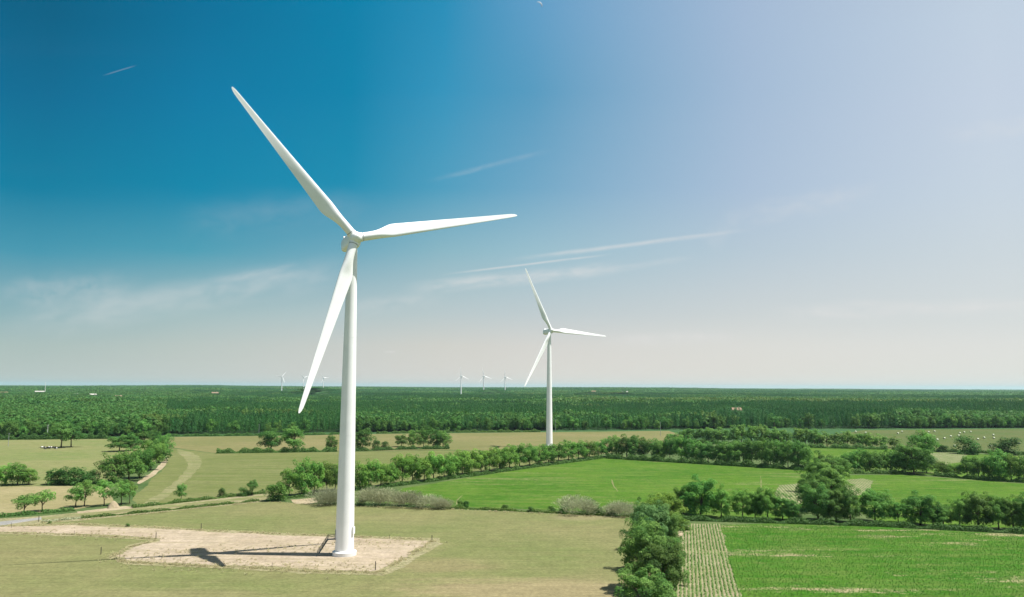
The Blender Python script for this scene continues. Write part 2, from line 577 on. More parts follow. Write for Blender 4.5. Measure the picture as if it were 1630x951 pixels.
sheet('verge', [(-400, 859), (0, 826), (66, 822), (130, 815.5), (216, 806.5), (425, 786), (436, 790), (412, 800), (130, 829), (66, 834), (0, 842), (-400, 878)], 0.046, fm_verge, 'rough dry grass verge along the farm lane', 0.4, 2.0)
sheet('road', [(-400, 868), (0, 831), (40, 826.8), (67, 824), (67, 827.2), (40, 831.2), (0, 837.5), (-400, 880)], 0.08, fm_road, 'grey asphalt road end meeting the sandy track', 0.15)
sheet('dirt_track', [(66, 823.8), (130, 817.6), (216, 809.8), (330, 799), (428, 788.4), (430, 790.8), (330, 802.6), (216, 813.6), (130, 822), (66, 828)], 0.084, fm_rut, 'grassy farm lane between two low hedges', 0.3)
sheet('verge', [(-400, 872), (0, 836), (120, 833.5), (250, 838), (330, 843.5), (420, 848), (560, 853), (700, 857), (706, 866), (612, 917), (500, 914), (400, 908), (200, 899), (168, 889), (205, 868), (240, 860),
                (120, 854), (0, 851), (-400, 896)], 0.05, fm_verge, 'rough dry grass fringe round the sandy turbine pad', 0.9, 1.2)
sheet('gravel_pad', [(-400, 876), (0, 839.5), (120, 837), (250, 842), (330, 847.5), (420, 851.5), (520, 855), (560, 856.5), (688, 861.5), (664, 874), (600, 910), (500, 907), (400, 902), (200, 893), (182, 886), (215, 871), (256, 862.5),
                     (245, 857), (120, 850), (0, 847.5), (-400, 892)], 0.09, fm_sand, 'pinkish sandy pad and access track at the turbine foot', 1.3, 0.7)
sheet('dirt_track', [(281, 715), (300, 719), (318, 727), (321, 738), (312, 752), (285, 775), (245, 806), (222, 807), (262, 780), (292, 755), (299, 742), (296, 732), (285, 723)],
      0.06, fm_rut, 'pale curved wheel track across the olive meadow', 0.9, 1.5)
sheet('sandy_bank', [(262, 726), (268, 731), (262, 743), (244, 759), (222, 771), (219, 768), (240, 753), (256, 739)], 0.07, fm_bank, 'pale sandy bank at the foot of the lane trees', 0.6, 1.5)
sheet('sandy_bank', [(462, 796), (500, 793), (508, 799), (490, 803), (468, 802)], 0.07, fm_bank, 'small bare sandy patch beside the dead bushes', 0.6, 1.0)
sheet('sandy_bank', [(1076, 842), (1088, 841), (1090, 851), (1080, 858), (1072, 852)], 0.07, fm_bank, 'bare sandy corner at the head of the striped rows', 0.5, 0.8)
sheet('dirt_track', [(122, 815), (200, 806), (214, 808), (200, 814), (134, 822)], 0.075, fm_bank, 'bare sandy gateway beside the lane trees', 0.4, 0.8)
sheet('dirt_track', [(973.6, 764), (975, 765.5), (977.6, 774), (983.5, 782.5), (982.6, 783.0), (976.4, 775), (973.2, 768)], 0.06, fm_rut, 'thin worn path in the bright crop field', 0.2, 1.0)
sheet('dirt_track', [(1210.2, 758), (1211.2, 758), (1212.2, 775), (1211.6, 786), (1210.6, 786), (1211, 772)], 0.06, fm_rut, 'thin worn line in the bright crop field beside the hedgerow', 0.2, 1.0)
sheet('dirt_track', [(735.4, 789), (736.4, 789.3), (728.6, 797), (727.6, 804), (726.2, 804), (727.4, 796)], 0.06, fm_rut, 'short worn path at the end of the grey bushes', 0.2, 1.0)

# ------------------------------------------------------------------ wind turbines
H0, R0, TILT, CONE = 80.58, 47.67, R(5), R(2.5)


def blade_mesh():
    n = 28
    st = np.concatenate([np.linspace(0.0, 0.03, 3), np.linspace(0.05, 0.22, 9), np.linspace(0.26, 0.94, 18), np.array([0.965, 0.983, 0.994, 0.999])])
    rr = 1.12
    rings = []
    for s in st:
        z = 1.6 + s * (R0 - 1.6)
        grow = float(sstep(0.03, 0.20, s))
        if s < 0.21:
            ch = 2 * rr + (3.85 - 2 * rr) * grow
        else:
            ch = 3.85 + (0.95 - 3.85) * ((s - 0.21) / 0.79) ** 0.92
        if s > 0.95:
            ch *= math.sqrt(max(0.02, 1 - ((s - 0.95) / 0.05) ** 2.2))
        tk = (1 - grow) * 1.0 + grow * (0.30 - 0.17 * float(sstep(0.2, 0.85, s)))
        th = R(4.5) + R(15) * (1 - s) ** 2.2
        ring = []
        for k in range(n):
            q = 2 * math.pi * k / n
            circ = np.array([math.cos(q) * rr, math.sin(q) * rr])
            u = (1 - math.cos(q)) / 2  # 0 at LE
            yt = 5 * tk * (0.2969 * math.sqrt(u) - 0.126 * u - 0.3516 * u * u + 0.2843 * u ** 3 - 0.1036 * u ** 4)
            cam = 0.03 * math.sin(math.pi * u)
            af = np.array([ch * (0.31 - u), ch * (cam + yt * (1 if math.sin(q) >= 0 else -1))])
            p = circ * (1 - grow) + af * grow
            x = p[0] * math.cos(th) + p[1] * math.sin(th)
            y = -p[0] * math.sin(th) + p[1] * math.cos(th)
            ring.append((x, y - 0.9 * s * s * 0.6, z))
        rings.append(ring)
    mb = MB()
    v = [p for r in rings for p in r]
    f = []
    for i in range(len(rings) - 1):
        for k in range(n):
            k2 = (k + 1) % n
            f.append((i * n + k, i * n + k2, (i + 1) * n + k2, (i + 1) * n + k))
    f.append(tuple(range(n)))
    f.append(tuple((len(rings) - 1) * n + k for k in range(n)))
    mb.add(v, f)
    # collar ring at the blade root
    mb.lathe([(1.0, 1.15), (1.22, 1.16), (1.22, 1.78), (1.0, 1.79)], 28)
    me = mb.mesh('blade', M['white'], True, 50)
    b2 = MB()
    b2.lathe([(1.05, 1.8), (1.17, 1.81), (1.17, 1.97), (1.05, 1.98)], 28)
    ring = b2.mesh('root_seal', M['grey'], True, 50)
    return me, ring


def tower_mesh():
    mb = MB()
    prof = []
    zs = [1.1, 8.6, 30.0, 55.0, 78.2]
    rad = lambda z: 2.36 - (2.36 - 1.28) * (max(z, 0) / 78.2) ** 1.05
    for z in np.linspace(1.1, 78.2, 24):
        prof.append((rad(z), z))
    mb.lathe(prof, 64)
    for z in zs[1:-1]:
        mb.lathe([(rad(z) - 0.05, z - 0.06), (rad(z) + 0.012, z - 0.05), (rad(z) + 0.012, z + 0.05), (rad(z) - 0.05, z + 0.06)], 64)
    return mb.mesh('tower', M['white'], True, 60)


def turbine_parts(root, yaw, phase, ov, detail=True, shared={}):
    if not shared:
        shared['tower'] = tower_mesh()
        shared['blade'], shared['seal'] = blade_mesh()
        mb = MB()
        mb.lathe([(3.0, -0.3), (3.02, 0.95), (2.92, 1.06), (2.55, 1.1), (2.5, 1.28), (2.36, 1.3)], 48)
        shared['plinth'] = mb.mesh('plinth', M['conc'], True, 35)
        # nacelle: a rounded, tapering box lofted along -y (rear at +y)
        mb = MB()
        secs = [(-2.3, 1.35, 1.45, 0.0), (-2.2, 1.6, 1.7, 0.0), (-1.2, 1.75, 1.9, 0.05), (2.0, 1.8, 2.0, 0.1), (5.4, 1.65, 1.8, 0.18), (6.3, 1.35, 1.5, 0.2), (6.5, 1.0, 1.1, 0.2)]
        n = 32
        v, f = [], []
        for y, a, b, dz in secs:
            for k in range(n):
                q = 2 * math.pi * k / n
                c, s = math.cos(q), math.sin(q)
                v.append((a * math.copysign(abs(c) ** 0.55, c), y, dz + b * math.copysign(abs(s) ** 0.55, s)))
        for i in range(len(secs) - 1):
            for k in range(n):
                k2 = (k + 1) % n
                f.append((i * n + k, i * n + k2, (i + 1) * n + k2, (i + 1) * n + k))
        f.append(tuple(range(n)))
        f.append(tuple((len(secs) - 1) * n + k for k in range(n)))
        mb.add(v, f)
        shared['nacelle'] = mb.mesh('nacelle', M['white'], True, 40)
        mb = MB()
        mb.tube([(-1.1, 5.2, 2.25), (1.1, 5.2, 2.25)], 0.42, 16)
        mb.box((-0.7, 5.2, 2.0), (0.2, 0.5, 0.5)).box((0.7, 5.2, 2.0), (0.2, 0.5, 0.5))
        shared['cooler'] = mb.mesh('cooler', M['white'], True, 40)
        mb = MB()
        mb.tube([(0, 6.0, 1.9), (0, 6.0, 3.2)], 0.05, 6).tube([(-0.4, 6.0, 3.0), (0.4, 6.0, 3.0)], 0.04, 6)
        shared['vane'] = mb.mesh('wind_vane', M['grey'])
        # hub: spinner with nose towards -y
        mb = MB()
        prof = [(0.02, -2.25), (0.5, -2.15), (0.95, -1.85), (1.35, -1.3), (1.62, -0.55), (1.7, 0.2), (1.66, 0.9), (1.45, 1.15)]
        v, f = [], []
        n = 40
        for r_, y in prof:
            for k in range(n):
                q = 2 * math.pi * k / n
                v.append((r_ * math.cos(q), y, r_ * math.sin(q)))
        for i in range(len(prof) - 1):
            for k in range(n):
                k2 = (k + 1) % n
                f.append((i * n + k, i * n + k2, (i + 1) * n + k2, (i + 1) * n + k))
        f.append(tuple(range(n)))
        f.append(tuple((len(prof) - 1) * n + k for k in range(n)))
        mb.add(v, f)
        for j in range(3):  # blade sockets
            q = j * 2 * math.pi / 3 + math.pi / 2
            d = np.array([math.cos(q), 0, math.sin(q)])
            mb.tube([d * 0.4, d * 1.75], 1.24, 28)
        shared['hub'] = mb.mesh('hub', M['white'], True, 45)
    mobj('plinth', shared['plinth'], parent=root)
    mobj('tower', shared['tower'], parent=root)
    nmat = Matrix.Translation((0, 0, H0 - 0.35)) @ Matrix.Rotation(yaw, 4, 'Z') @ Matrix.Rotation(-TILT, 4, 'X')
    na = mobj('nacelle', shared['nacelle'], parent=root)
    na.matrix_local = nmat
    mobj('cooler', shared['cooler'], parent=na)
    if detail:
        mobj('wind_vane', shared['vane'], parent=na)
    n = np.array([math.sin(yaw) * math.cos(TILT), -math.cos(yaw) * math.cos(TILT), math.sin(TILT)])
    rt = np.array([math.cos(yaw), math.sin(yaw), 0])
    up = np.cross(n, rt)
    if up[2] < 0:
        up = -up
    C = np.array([0, 0, H0]) + n * ov
    hub = mobj('hub', shared['hub'], parent=root)

    def frame(x, y, z, o):
        m = Matrix.Identity(4)
        for i in range(3):
            m[i][0], m[i][1], m[i][2], m[i][3] = x[i], y[i], z[i], o[i]
        return m
    e0 = math.cos(phase) * rt + math.sin(phase) * up
    hub.matrix_local = frame(np.cross(-n, e0), -n, e0, C)
    for k in (1, 0, -1):
        a = phase + k * 2 * math.pi / 3
        e = math.cos(a) * rt + math.sin(a) * up
        ec = math.cos(CONE) * e + math.sin(CONE) * n
        nc = math.cos(CONE) * n - math.sin(CONE) * e
        tt = np.cross(-nc, ec)
        b = mobj('blade', shared['blade'], parent=root)
        b.matrix_local = frame(tt, -nc, ec, C)
        if detail:
            mobj('root_seal', shared['seal'], parent=b)


TB = P(548, 884)
T1 = empty('wind_turbine', (TB[0], TB[1], 0))
tag(T1, 'huge white three-bladed wind turbine standing on a sandy pad in the meadow', 'wind turbine', 'wind turbines')
turbine_parts(T1, 0.4665, 0.2142, 2.55)
# door, stair, handrail and box on the big tower
dirs = np.array([-0.97, -0.24, 0])  # the stair leaves the tower on the shaded flank
side = np.array([0.24, -0.97, 0])
mb = MB()
ang = math.atan2(dirs[1], dirs[0])
Mz = Matrix.Rotation(ang, 3, 'Z')
mb.box(tuple(dirs * 2.33 + np.array([0, 0, 5.2])), (0.16, 1.0, 2.2), Mz)
mobj('door', mb.mesh('door', M['grey']), parent=T1)
stair = MB()
top, bot = dirs * 4.1 + np.array([0, 0, 4.1]), dirs * 6.7 + np.array([0, 0, 0.1])
stair.box(tuple(dirs * 3.2 + np.array([0, 0, 4.05])), (1.9, 1.3, 0.12), Mz)
for s in (-0.5, 0.5):
    stair.tube([top + side * s, bot + side * s], 0.11, 8)
for i in range(15):
    q = (i + 0.5) / 15
    stair.box(tuple(top + (bot - top) * q), (0.30, 1.0, 0.06), Mz)
st = mobj('stair', stair.mesh('stair', M['steel']), parent=T1)
rail = MB()
for s in (-0.6, 0.6):
    for hh in (0.55, 1.05):
        rail.tube([dirs * 2.5 + side * s + np.array([0, 0, 4.1 + hh]), top + side * s + np.array([0, 0, hh]), bot + side * s + np.array([0, 0, hh])], 0.045, 6)
    for i in range(5):
        q = i / 4
        p = top + (bot - top) * q + side * s
        rail.tube([p, p + np.array([0, 0, 1.05])], 0.045, 6)
    rail.tube([dirs * 2.6 + side * s + np.array([0, 0, 4.1]), dirs * 2.6 + side * s + np.array([0, 0, 5.15])], 0.045, 6)
mobj('handrail', rail.mesh('handrail', M['steel']), parent=st)
mb = MB()
bd = np.array([0.93, -0.36, 0])
mb.box(tuple(bd * 2.45 + np.array([0, 0, 6.3])), (0.55, 0.75, 1.7), Matrix.Rotation(math.atan2(bd[1], bd[0]), 3, 'Z'))
mb.tube([bd * 2.3 + np.array([0, 0, 5.5]), bd * 2.36 + np.array([0, 0, 1.4])], 0.05, 6)
mobj('cable_box', mb.mesh('cable_box', M['white']), parent=T1)

T2 = empty('wind_turbine', (27.1, 576.9, 0))
T2.scale = (1.0, 1.0, 1.0)
tag(T2, 'second white wind turbine rising from behind the row of trees before the forest', 'wind turbine', 'wind turbines')
turbine_parts(T2, 0.5347, -0.0629, 2.55, False)
T2.location.z = 0.0
T2.scale = (1.0, 1.0, 1.027)

for (hx, hy, ph, lb) in [
    (448.5, 600.6, 0.9, 'tiny white turbine on the horizon, the one standing alone before the lower blade tip'),
    (483.3, 601.9, 0.3, 'tiny white turbine on the horizon half hidden behind the big lower blade'),
    (514.6, 602.5, 0.05, 'tiny white turbine on the horizon between the lower blade and the big tower'),
    (733.9, 598.8, -0.42, 'tiny white turbine on the horizon, largest of the three beside the second turbine'),
    (769.9, 599.3, -0.30, 'tiny white turbine on the horizon, middle one of three beside the second turbine'),
    (804.0, 600.5, -0.36, 'tiny white turbine on the horizon, smallest one next to the second turbine blade'),
]:
    D = (H0 - CAMH) * F / (eye_row(hx) - hy)
    d = ray(hx, eye_row(hx))
    s = D / math.hypot(d[0], d[1])
    x, y = d[0] * s, d[1] * s
    D2 = D
    o = empty('wind_turbine', (x, y, 0))
    tag(o, lb, 'wind turbine', 'wind turbines')
    turbine_parts(o, 0.55, ph, 2.55, False)
    for ch in o.children:
        if ch.name.startswith('blade'):
            ch.scale = (0.7, 0.7, 0.58 if hx < 600 else 0.68)

# ------------------------------------------------------------------ trees
def quads(pos, nrm, size, r, aspect=1.0):
    n = len(pos)
    a = r.normal(size=(n, 3))
    a -= nrm * np.sum(a * nrm, 1, keepdims=True)
    a /= np.linalg.norm(a, axis=1, keepdims=True) + 1e-9
    b = np.cross(nrm, a)
    s = np.asarray(size).reshape(-1, 1)
    s1 = s * 0.5
    s2 = s * 0.5 * aspect
    k = r.uniform(0.6, 1.0, (n, 4, 1))
    V = np.stack([pos - a * s1, pos - b * s2, pos + a * s1, pos + b * s2], 1)
    V = pos[:, None] + (V - pos[:, None]) * k
    return V.reshape(-1, 3), np.arange(n * 4).reshape(n, 4)


def unit(v):
    return v / (np.linalg.norm(v, axis=-1, keepdims=True) + 1e-9)


def crown_arrays(r, n, leaf, cz, rx, rz, clumps, crad, low=0.0, flat=0.0):
    """Leaf clumps spread through an uneven crown; height of the tree is 1, crown width is 1."""
    d = unit(r.normal(size=(clumps, 3)))
    d[:, 2] = np.where(d[:, 2] < -0.8, -d[:, 2] * 0.6, d[:, 2])
    q = r.uniform(0.3, 1.0, clumps) ** 0.5
    lob = 1 + 0.16 * np.sin(np.arctan2(d[:, 1], d[:, 0]) * 3 + r.uniform(0, 6)) + r.normal(size=clumps) * 0.08
    c = d * (q * lob)[:, None] * np.array([rx, rx, rz]) * 0.84 + np.array([0, 0, cz])
    cr = crad * r.uniform(0.65, 1.3, clumps)
    w = cr ** 2
    idx = r.choice(clumps, n, p=w / w.sum())
    u = unit(r.normal(size=(n, 3)))
    u[:, 2] = np.where((u[:, 2] < -0.3) & (r.uniform(size=n) < 0.6), -u[:, 2], u[:, 2])
    rad = cr[idx] * r.uniform(0.55, 1.08, n) ** 0.6
    p = c[idx] + u * rad[:, None] * np.array([1, 1, 0.85])
    nr = unit(u * 0.6 + unit(p - np.array([0, 0, cz - 0.15])) * 0.5 + np.array([0, 0, 0.55]) + r.normal(size=(n, 3)) * 0.42)
    keep = p[:, 2] > low
    p, nr, idx = p[keep], nr[keep], idx[keep]
    ctint = np.clip(r.normal(0.5, 0.26, clumps), 0, 1)
    tint = np.clip(ctint[idx] + r.normal(size=len(p)) * 0.22, 0, 1)
    hs = np.percentile(np.hypot(p[:, 0], p[:, 1]), 94)
    zt = np.percentile(p[:, 2], 99.3)
    kx, kz = 0.5 / hs, 0.985 / zt
    p = p * np.array([kx, kx, kz])
    c = c * np.array([kx, kx, kz])
    V, Fq = quads(p, nr, leaf * r.uniform(0.6, 1.25, len(p)), r)
    return V, Fq, tint, c


def tree_variant(seed, n, leaf, style='oak', fine=0):
    r = np.random.default_rng(seed)
    if style == 'oak':
        cz, rx, rz, k, cr, low = 0.54, 0.50, 0.50, 42, 0.14, 0.10
    elif style == 'tall':
        cz, rx, rz, k, cr, low = 0.47, 0.48, 0.58, 52, 0.13, 0.03
    elif style == 'open':
        cz, rx, rz, k, cr, low = 0.60, 0.50, 0.42, 26, 0.125, 0.2
    if fine:
        k, cr = 95, 0.092
    V, Fq, tint, c = crown_arrays(r, n, leaf, cz, rx, rz, k, cr, low)
    mat = M['oak']
    me = mesh_np('crown', V, Fq, mat, tint)
    mb = MB()
    lean = r.normal(size=2) * 0.02
    th = 0.45
    mb.tube([(0, 0, -0.02), (lean[0] * 0.3, lean[1] * 0.3, th * 0.4), (lean[0], lean[1], th), (lean[0] * 1.5, lean[1] * 1.5, 0.72)], [0.032, 0.023, 0.017, 0.006], 7)
    for i in r.choice(len(c), min(9, len(c)), replace=False):
        h = r.uniform(0.22, 0.45)
        a = np.array([lean[0] * h / th, lean[1] * h / th, h])
        m_ = (a + c[i]) / 2 + np.array([0, 0, 0.03])
        mb.tube([a, m_, c[i]], [0.011, 0.007, 0.003], 5, False)
    return me, mb.mesh('trunk', M['bark'], True)


def bush_mesh(seed, n, leaf, mat, k=16, name='bush'):
    r = np.random.default_rng(seed)
    V, Fq, tint, c = crown_arrays(r, n, leaf, 0.30, 0.50, 0.62, k + 14, 0.19, 0.0)
    V[:, 2] = np.maximum(V[:, 2], -0.02)
    return mesh_np(name, V, Fq, mat, tint)


def twig_mesh(seed, n=5200):
    """A bare, greyish bush: fans of thin upright twigs ending in a dome."""
    r = np.random.default_rng(seed)
    k = 34
    c0 = np.stack([r.uniform(-0.3, 0.3, k), r.uniform(-0.3, 0.3, k), np.zeros(k)], 1)
    ax = unit(np.stack([c0[:, 0] * 2.2 + r.normal(size=k) * 0.12, c0[:, 1] * 2.2 + r.normal(size=k) * 0.12, np.ones(k)], 1))
    ln = r.uniform(0.62, 0.98, k) * (1 - 0.5 * np.linalg.norm(c0[:, :2], axis=1))
    i = r.integers(0, k, n)
    s = r.uniform(0.15, 1.0, n) ** 0.6
    d = unit(ax[i] + r.normal(size=(n, 3)) * 0.28)
    p = c0[i] + d * (ln[i] * s)[:, None]
    L = r.uniform(0.04, 0.10, n)
    wv = unit(np.cross(d, r.normal(size=(n, 3)))) * r.uniform(0.004, 0.012, n)[:, None]
    d2 = unit(d + r.normal(size=(n, 3)) * 0.3)
    a, b = p - d2 * (L / 2)[:, None], p + d2 * (L / 2)[:, None]
    V = np.stack([a - wv, a + wv, b + wv * 0.4, b - wv * 0.4], 1).reshape(-1, 3)
    V[:, 2] = np.maximum(V[:, 2], 0)
    return mesh_np('bush', V, np.arange(n * 4).reshape(n, 4), M['scrub'], r.uniform(0, 1, n))


def conifer_arrays(r, n, leaf=0.09):
    z = r.uniform(0.16, 1.0, n) ** 0.85
    env = 0.5 * np.clip((1.02 - z) / 0.85, 0, 1) ** 0.5 * np.clip((z - 0.08) / 0.2, 0.2, 1)
    a = r.uniform(0, 2 * math.pi, n)
    lay = 0.75 + 0.25 * np.sin(z * 46 + r.uniform(0, 6)) + 0.15 * np.sin(a * 3 + z * 9)
    rad = env * lay * r.uniform(0.45, 1.0, n) ** 0.5
    p = np.stack([rad * np.cos(a), rad * np.sin(a), z], 1)
    nr = unit(np.stack([np.cos(a) * 0.8, np.sin(a) * 0.8, np.full(n, 0.95)], 1) + r.normal(size=(n, 3)) * 0.35)
    V, Fq = quads(p, nr, leaf * r.uniform(0.6, 1.2, n) * (1.15 - 0.6 * z), r)
    return V, Fq, np.clip(r.normal(0.45, 0.17, n), 0, 1)


def conifer_variant(seed, n=420):
    r = np.random.default_rng(seed)
    V, Fq, t = conifer_arrays(r, n)
    mb = MB()
    mb.tube([(0, 0, -0.02), (0, 0, 0.5), (0.003, 0, 0.97)], [0.022, 0.014, 0.003], 5)
    return mesh_np('crown', V, Fq, M['pine'], t), mb.mesh('trunk', M['bark'])


NEARV = [tree_variant(100 + i, 19000, 0.033, ('tall', 'oak', 'tall', 'tall')[i], 1) for i in range(4)]
MIDV = [tree_variant(200 + i, 6000, 0.050, ('oak', 'tall', 'tall', 'tall', 'oak', 'tall')[i], i % 2) for i in range(6)]
OPENV = [tree_variant(300 + i, 3000, 0.055, 'open') for i in range(4)]
FARV = [tree_variant(400 + i, 1500, 0.088, ('oak', 'tall')[i % 2]) for i in range(4)]
CONV = [conifer_variant(500 + i, 520) for i in range(4)]
BUSHV = [bush_mesh(600 + i, 3000, 0.075, M['hedge']) for i in range(4)]
TWIGV = [twig_mesh(700 + i) for i in range(3)]

ORD = ('first second third fourth fifth sixth seventh eighth ninth tenth eleventh twelfth thirteenth fourteenth fifteenth sixteenth seventeenth eighteenth nineteenth twentieth '
       'twenty-first twenty-second twenty-third twenty-fourth twenty-fifth twenty-sixth twenty-seventh twenty-eighth twenty-ninth thirtieth').split()


def dims(x, base, top, w):
    p = P(x, base)
    _, _, dep = proj(p)
    dep = float(dep[0])
    hgt = (base - top) * dep / F * 1.02
    return p, hgt, w * dep / F


SHAPES = 0


def tree(x, base, top, w, label, group, kind='mid', tint=(1, 1, 1), name='tree', seedv=None):
    global SHAPES
    SHAPES += 1
    p, hgt, wid = dims(x, base, top, w)
    pool = {'near': NEARV, 'mid': MIDV, 'open': OPENV, 'far': FARV, 'pine': CONV}[kind]
    cm, tm = pool[(SHAPES * 7 + (SHAPES // 3)) % len(pool) if seedv is None else seedv]
    o = empty(name, (p[0], p[1], 0), float(rng.uniform(0, 6.28)))
    o.scale = (wid, wid, hgt)
    tag(o, label, 'tree', group)
    c = mobj('crown', cm, parent=o)
    k = float(rng.uniform(0.88, 1.12))
    c.color = (tint[0] * k, tint[1] * k, tint[2] * k, 1)
    mobj('trunk', tm, parent=o)
    return o


def bush(x, base, top, w, label, group, kind='green', tint=(1, 1, 1)):
    p, hgt, wid = dims(x, base, top, w)
    me = (BUSHV if kind == 'green' else TWIGV)[int(rng.integers(0, 3))]
    o = mobj('bush', me)
    o.location = (p[0], p[1], 0)
    o.rotation_euler = (0, 0, float(rng.uniform(0, 6.28)))
    o.scale = (wid, wid, hgt)
    o.color = (*tint, 1)
    tag(o, label, 'bush', group)
    return o


def row(items, where, group, kind='mid', look='green', tint=(1, 1, 1), noun='tree'):
    for i, it in enumerate(items):
        kd = it[4] if len(it) > 4 else kind
        tn = it[5] if len(it) > 5 else tint
        f = bush if kd in ('green', 'twig') else tree
        lb = f'{look} {noun}, {ORD[i]} {where}'
        if f is bush:
            bush(it[0], it[1], it[2], it[3], lb, group, kd, tn)
        else:
            tree(it[0], it[1], it[2], it[3], lb, group, kd, tn)


def lin(x0, x1, step, fb, ft, w, r, jt=2.2):
    out = []
    x = x0
    while x <= x1:
        out.append((x + r.normal() * 1.5, fb(x) + r.normal() * 0.35, ft(x) + r.normal() * jt, w * r.uniform(0.85, 1.2)))
        x += step * r.uniform(0.85, 1.15)
    return out


def interp(pts):
    xs, ys = zip(*pts)
    return lambda x: float(np.interp(x, xs, ys))


YG, GG, DK = (1.5, 1.3, 0.95), (1.02, 0.98, 1.45), (0.72, 0.78, 0.85)
# hedgerow column between meadow and striped crop
g = 'hedgerow trees beside the striped crop'
tree(1027, 990, 908, 92, 'big round oak at the near end of the hedgerow beside the striped crop', g, 'near', (0.84, 0.85, 0.85), seedv=0)
tree(1052, 952, 866, 74, 'dark oak leaning over the striped rows behind the frontmost hedgerow oak', g, 'near', (0.8, 0.83, 0.85), seedv=2)
tree(1026, 940, 838, 84, 'broad oak on the meadow flank of the hedgerow, second from its near end', g, 'near', (0.88, 0.9, 0.88), seedv=1)
tree(1058, 908, 842, 56, 'mid-sized oak against the striped crop in the middle of the hedgerow', g, 'near', (0.85, 0.88, 0.88), seedv=3)
tree(1038, 878, 803, 60, 'grey-green bushy tree at the far part of the striped crop hedgerow', g, 'near', GG, seedv=2)
tree(1058, 842, 787, 62, 'yellow-green tree at the far corner of the striped crop hedgerow', g, 'near', YG, seedv=0)
tree(1068, 930, 862, 52, 'leafy oak bulging over the striped rows in the middle of the hedgerow', g, 'near', (0.9, 0.92, 0.9), seedv=3)
tree(1020, 908, 828, 56, 'oak on the meadow flank behind the broad second oak of the hedgerow', g, 'near', (0.92, 0.95, 0.95), seedv=2)
tree(1064, 876, 816, 46, 'small dark oak between the grey-green tree and the sandy corner', g, 'near', (0.88, 0.92, 0.95), seedv=0)
tree(1022, 848, 796, 34, 'dark narrow tree at the hedgerow corner facing the meadow', g, 'near', DK, seedv=3)
bush(1083, 843, 826, 30, 'low bright bush at the head of the striped rows', g, 'green', (1.5, 1.4, 1))
# row at the back edge of the striped field
row([(1088, 820, 776, 32), (1115, 822, 760, 58), (1148, 824, 775, 36), (1182, 825, 781, 38), (1202, 826, 786, 28), (1222, 827, 778, 42), (1246, 828, 789, 36), (1264, 829, 800, 26)],
    'from the hedgerow corner along the head of the striped field', 'trees along the head of the striped field', 'near', 'round green', (0.85, 1.0, 0.8))
# tall receding clump
row([(1312, 766, 720, 48), (1335, 767, 728, 36), (1299, 784, 734, 50), (1324, 798, 742, 56), (1295, 812, 757, 50), (1303, 829, 772, 58), (1331, 831, 774, 50), (1354, 832, 779, 38)],
    'from the far end of the tall clump between crop fields', 'tall clump of trees between the crop fields', 'near', 'dense dark', (0.85, 0.93, 0.85))
row([(1393, 831, 781, 50), (1430, 833, 802, 30), (1465, 836, 785, 54), (1486, 837, 798, 28), (1502, 838, 802, 32), (1528, 839, 796, 38), (1557, 841, 786, 52), (1590, 843, 792, 40), (1614, 844, 792, 38), (1636, 845, 788, 42)],
    'from the tall clump in the long hedgerow above the sandy crop', 'long hedgerow of round trees', 'near', 'round leafy', (0.85, 0.98, 0.85))
# back edge of the bright field
r5 = np.random.default_rng(5)
fb = interp([(960, 727), (1217, 743.5), (1290, 748)])
ft = interp([(960, 697), (1000, 695), (1040, 700), (1090, 698), (1125, 704), (1160, 705), (1195, 699), (1236, 700), (1262, 704), (1290, 710)])
row(lin(968, 1285, 14.5, fb, ft, 27, r5), 'from the gap at the far corner of the bright crop field', 'dense tree row behind the bright crop field', 'mid', 'dense green', (0.80, 0.95, 0.85))
fb = interp([(1065, 702), (1290, 711.5), (1415, 714.5)])
ft = interp([(1070, 688), (1090, 683), (1140, 680), (1185, 677), (1230, 679), (1290, 686), (1340, 688), (1415, 692)])
row(lin(1072, 1412, 14, fb, ft, 24, r5, 1.6), 'from the tan meadow in the far row behind the dense row', 'far tree row before the hay field', 'far', 'soft olive-green', (1.0, 1.02, 0.9))
# clumps near the hay field
g = 'trees and bushes below the hay field'
tree(1468, 736, 687, 50, 'broad smooth green tree before the hay bales', g, 'mid', (0.85, 1.05, 0.8), seedv=0)
tree(1455, 755, 706, 50, 'big dark tree at the corner of the narrow green field', g, 'near', (0.7, 0.85, 0.75), seedv=0)
tree(1441, 752, 710, 34, 'dark tree pressed against the big corner tree of the narrow field', g, 'mid', DK)
tree(1475, 753, 722, 30, 'greyish tree on the far flank of the big corner tree', g, 'mid', GG)
tree(1424, 713, 695, 18, 'slim tree before the first hay bales', g, 'far')
bush(1500, 720, 709, 18, 'small dark bush between the broad smooth tree and the round bushes', g)
bush(1541, 723, 695, 38, 'large round dark bush under the hay bales, with bales on both flanks', g, 'green', (0.85, 0.95, 0.85))
bush(1604, 724, 697, 44, 'large round dark bush at the far end of the hay field hedge', g, 'green', (0.7, 0.85, 0.8))
row([(1350, 752, 722, 26), (1366, 752, 715, 32), (1385, 753, 718, 28), (1401, 753, 720, 28), (1418, 753, 717, 28), (1431, 752, 722, 24)],
    'from the tall clump in the short row above the crop field', 'short tree row above the crop field', 'mid', 'leafy green', (0.85, 0.98, 0.85))
row([(1500, 757, 735, 26), (1520, 759, 738, 26), (1540, 761, 727, 30), (1558, 762, 728, 30), (1575, 763, 728, 26), (1590, 765, 717, 38), (1610, 766, 724, 30), (1629, 767, 726, 30)],
    'from the big corner tree in the row above the crop field', 'tree row beside the big corner tree', 'mid', 'leafy mixed', (0.9, 0.98, 0.85))
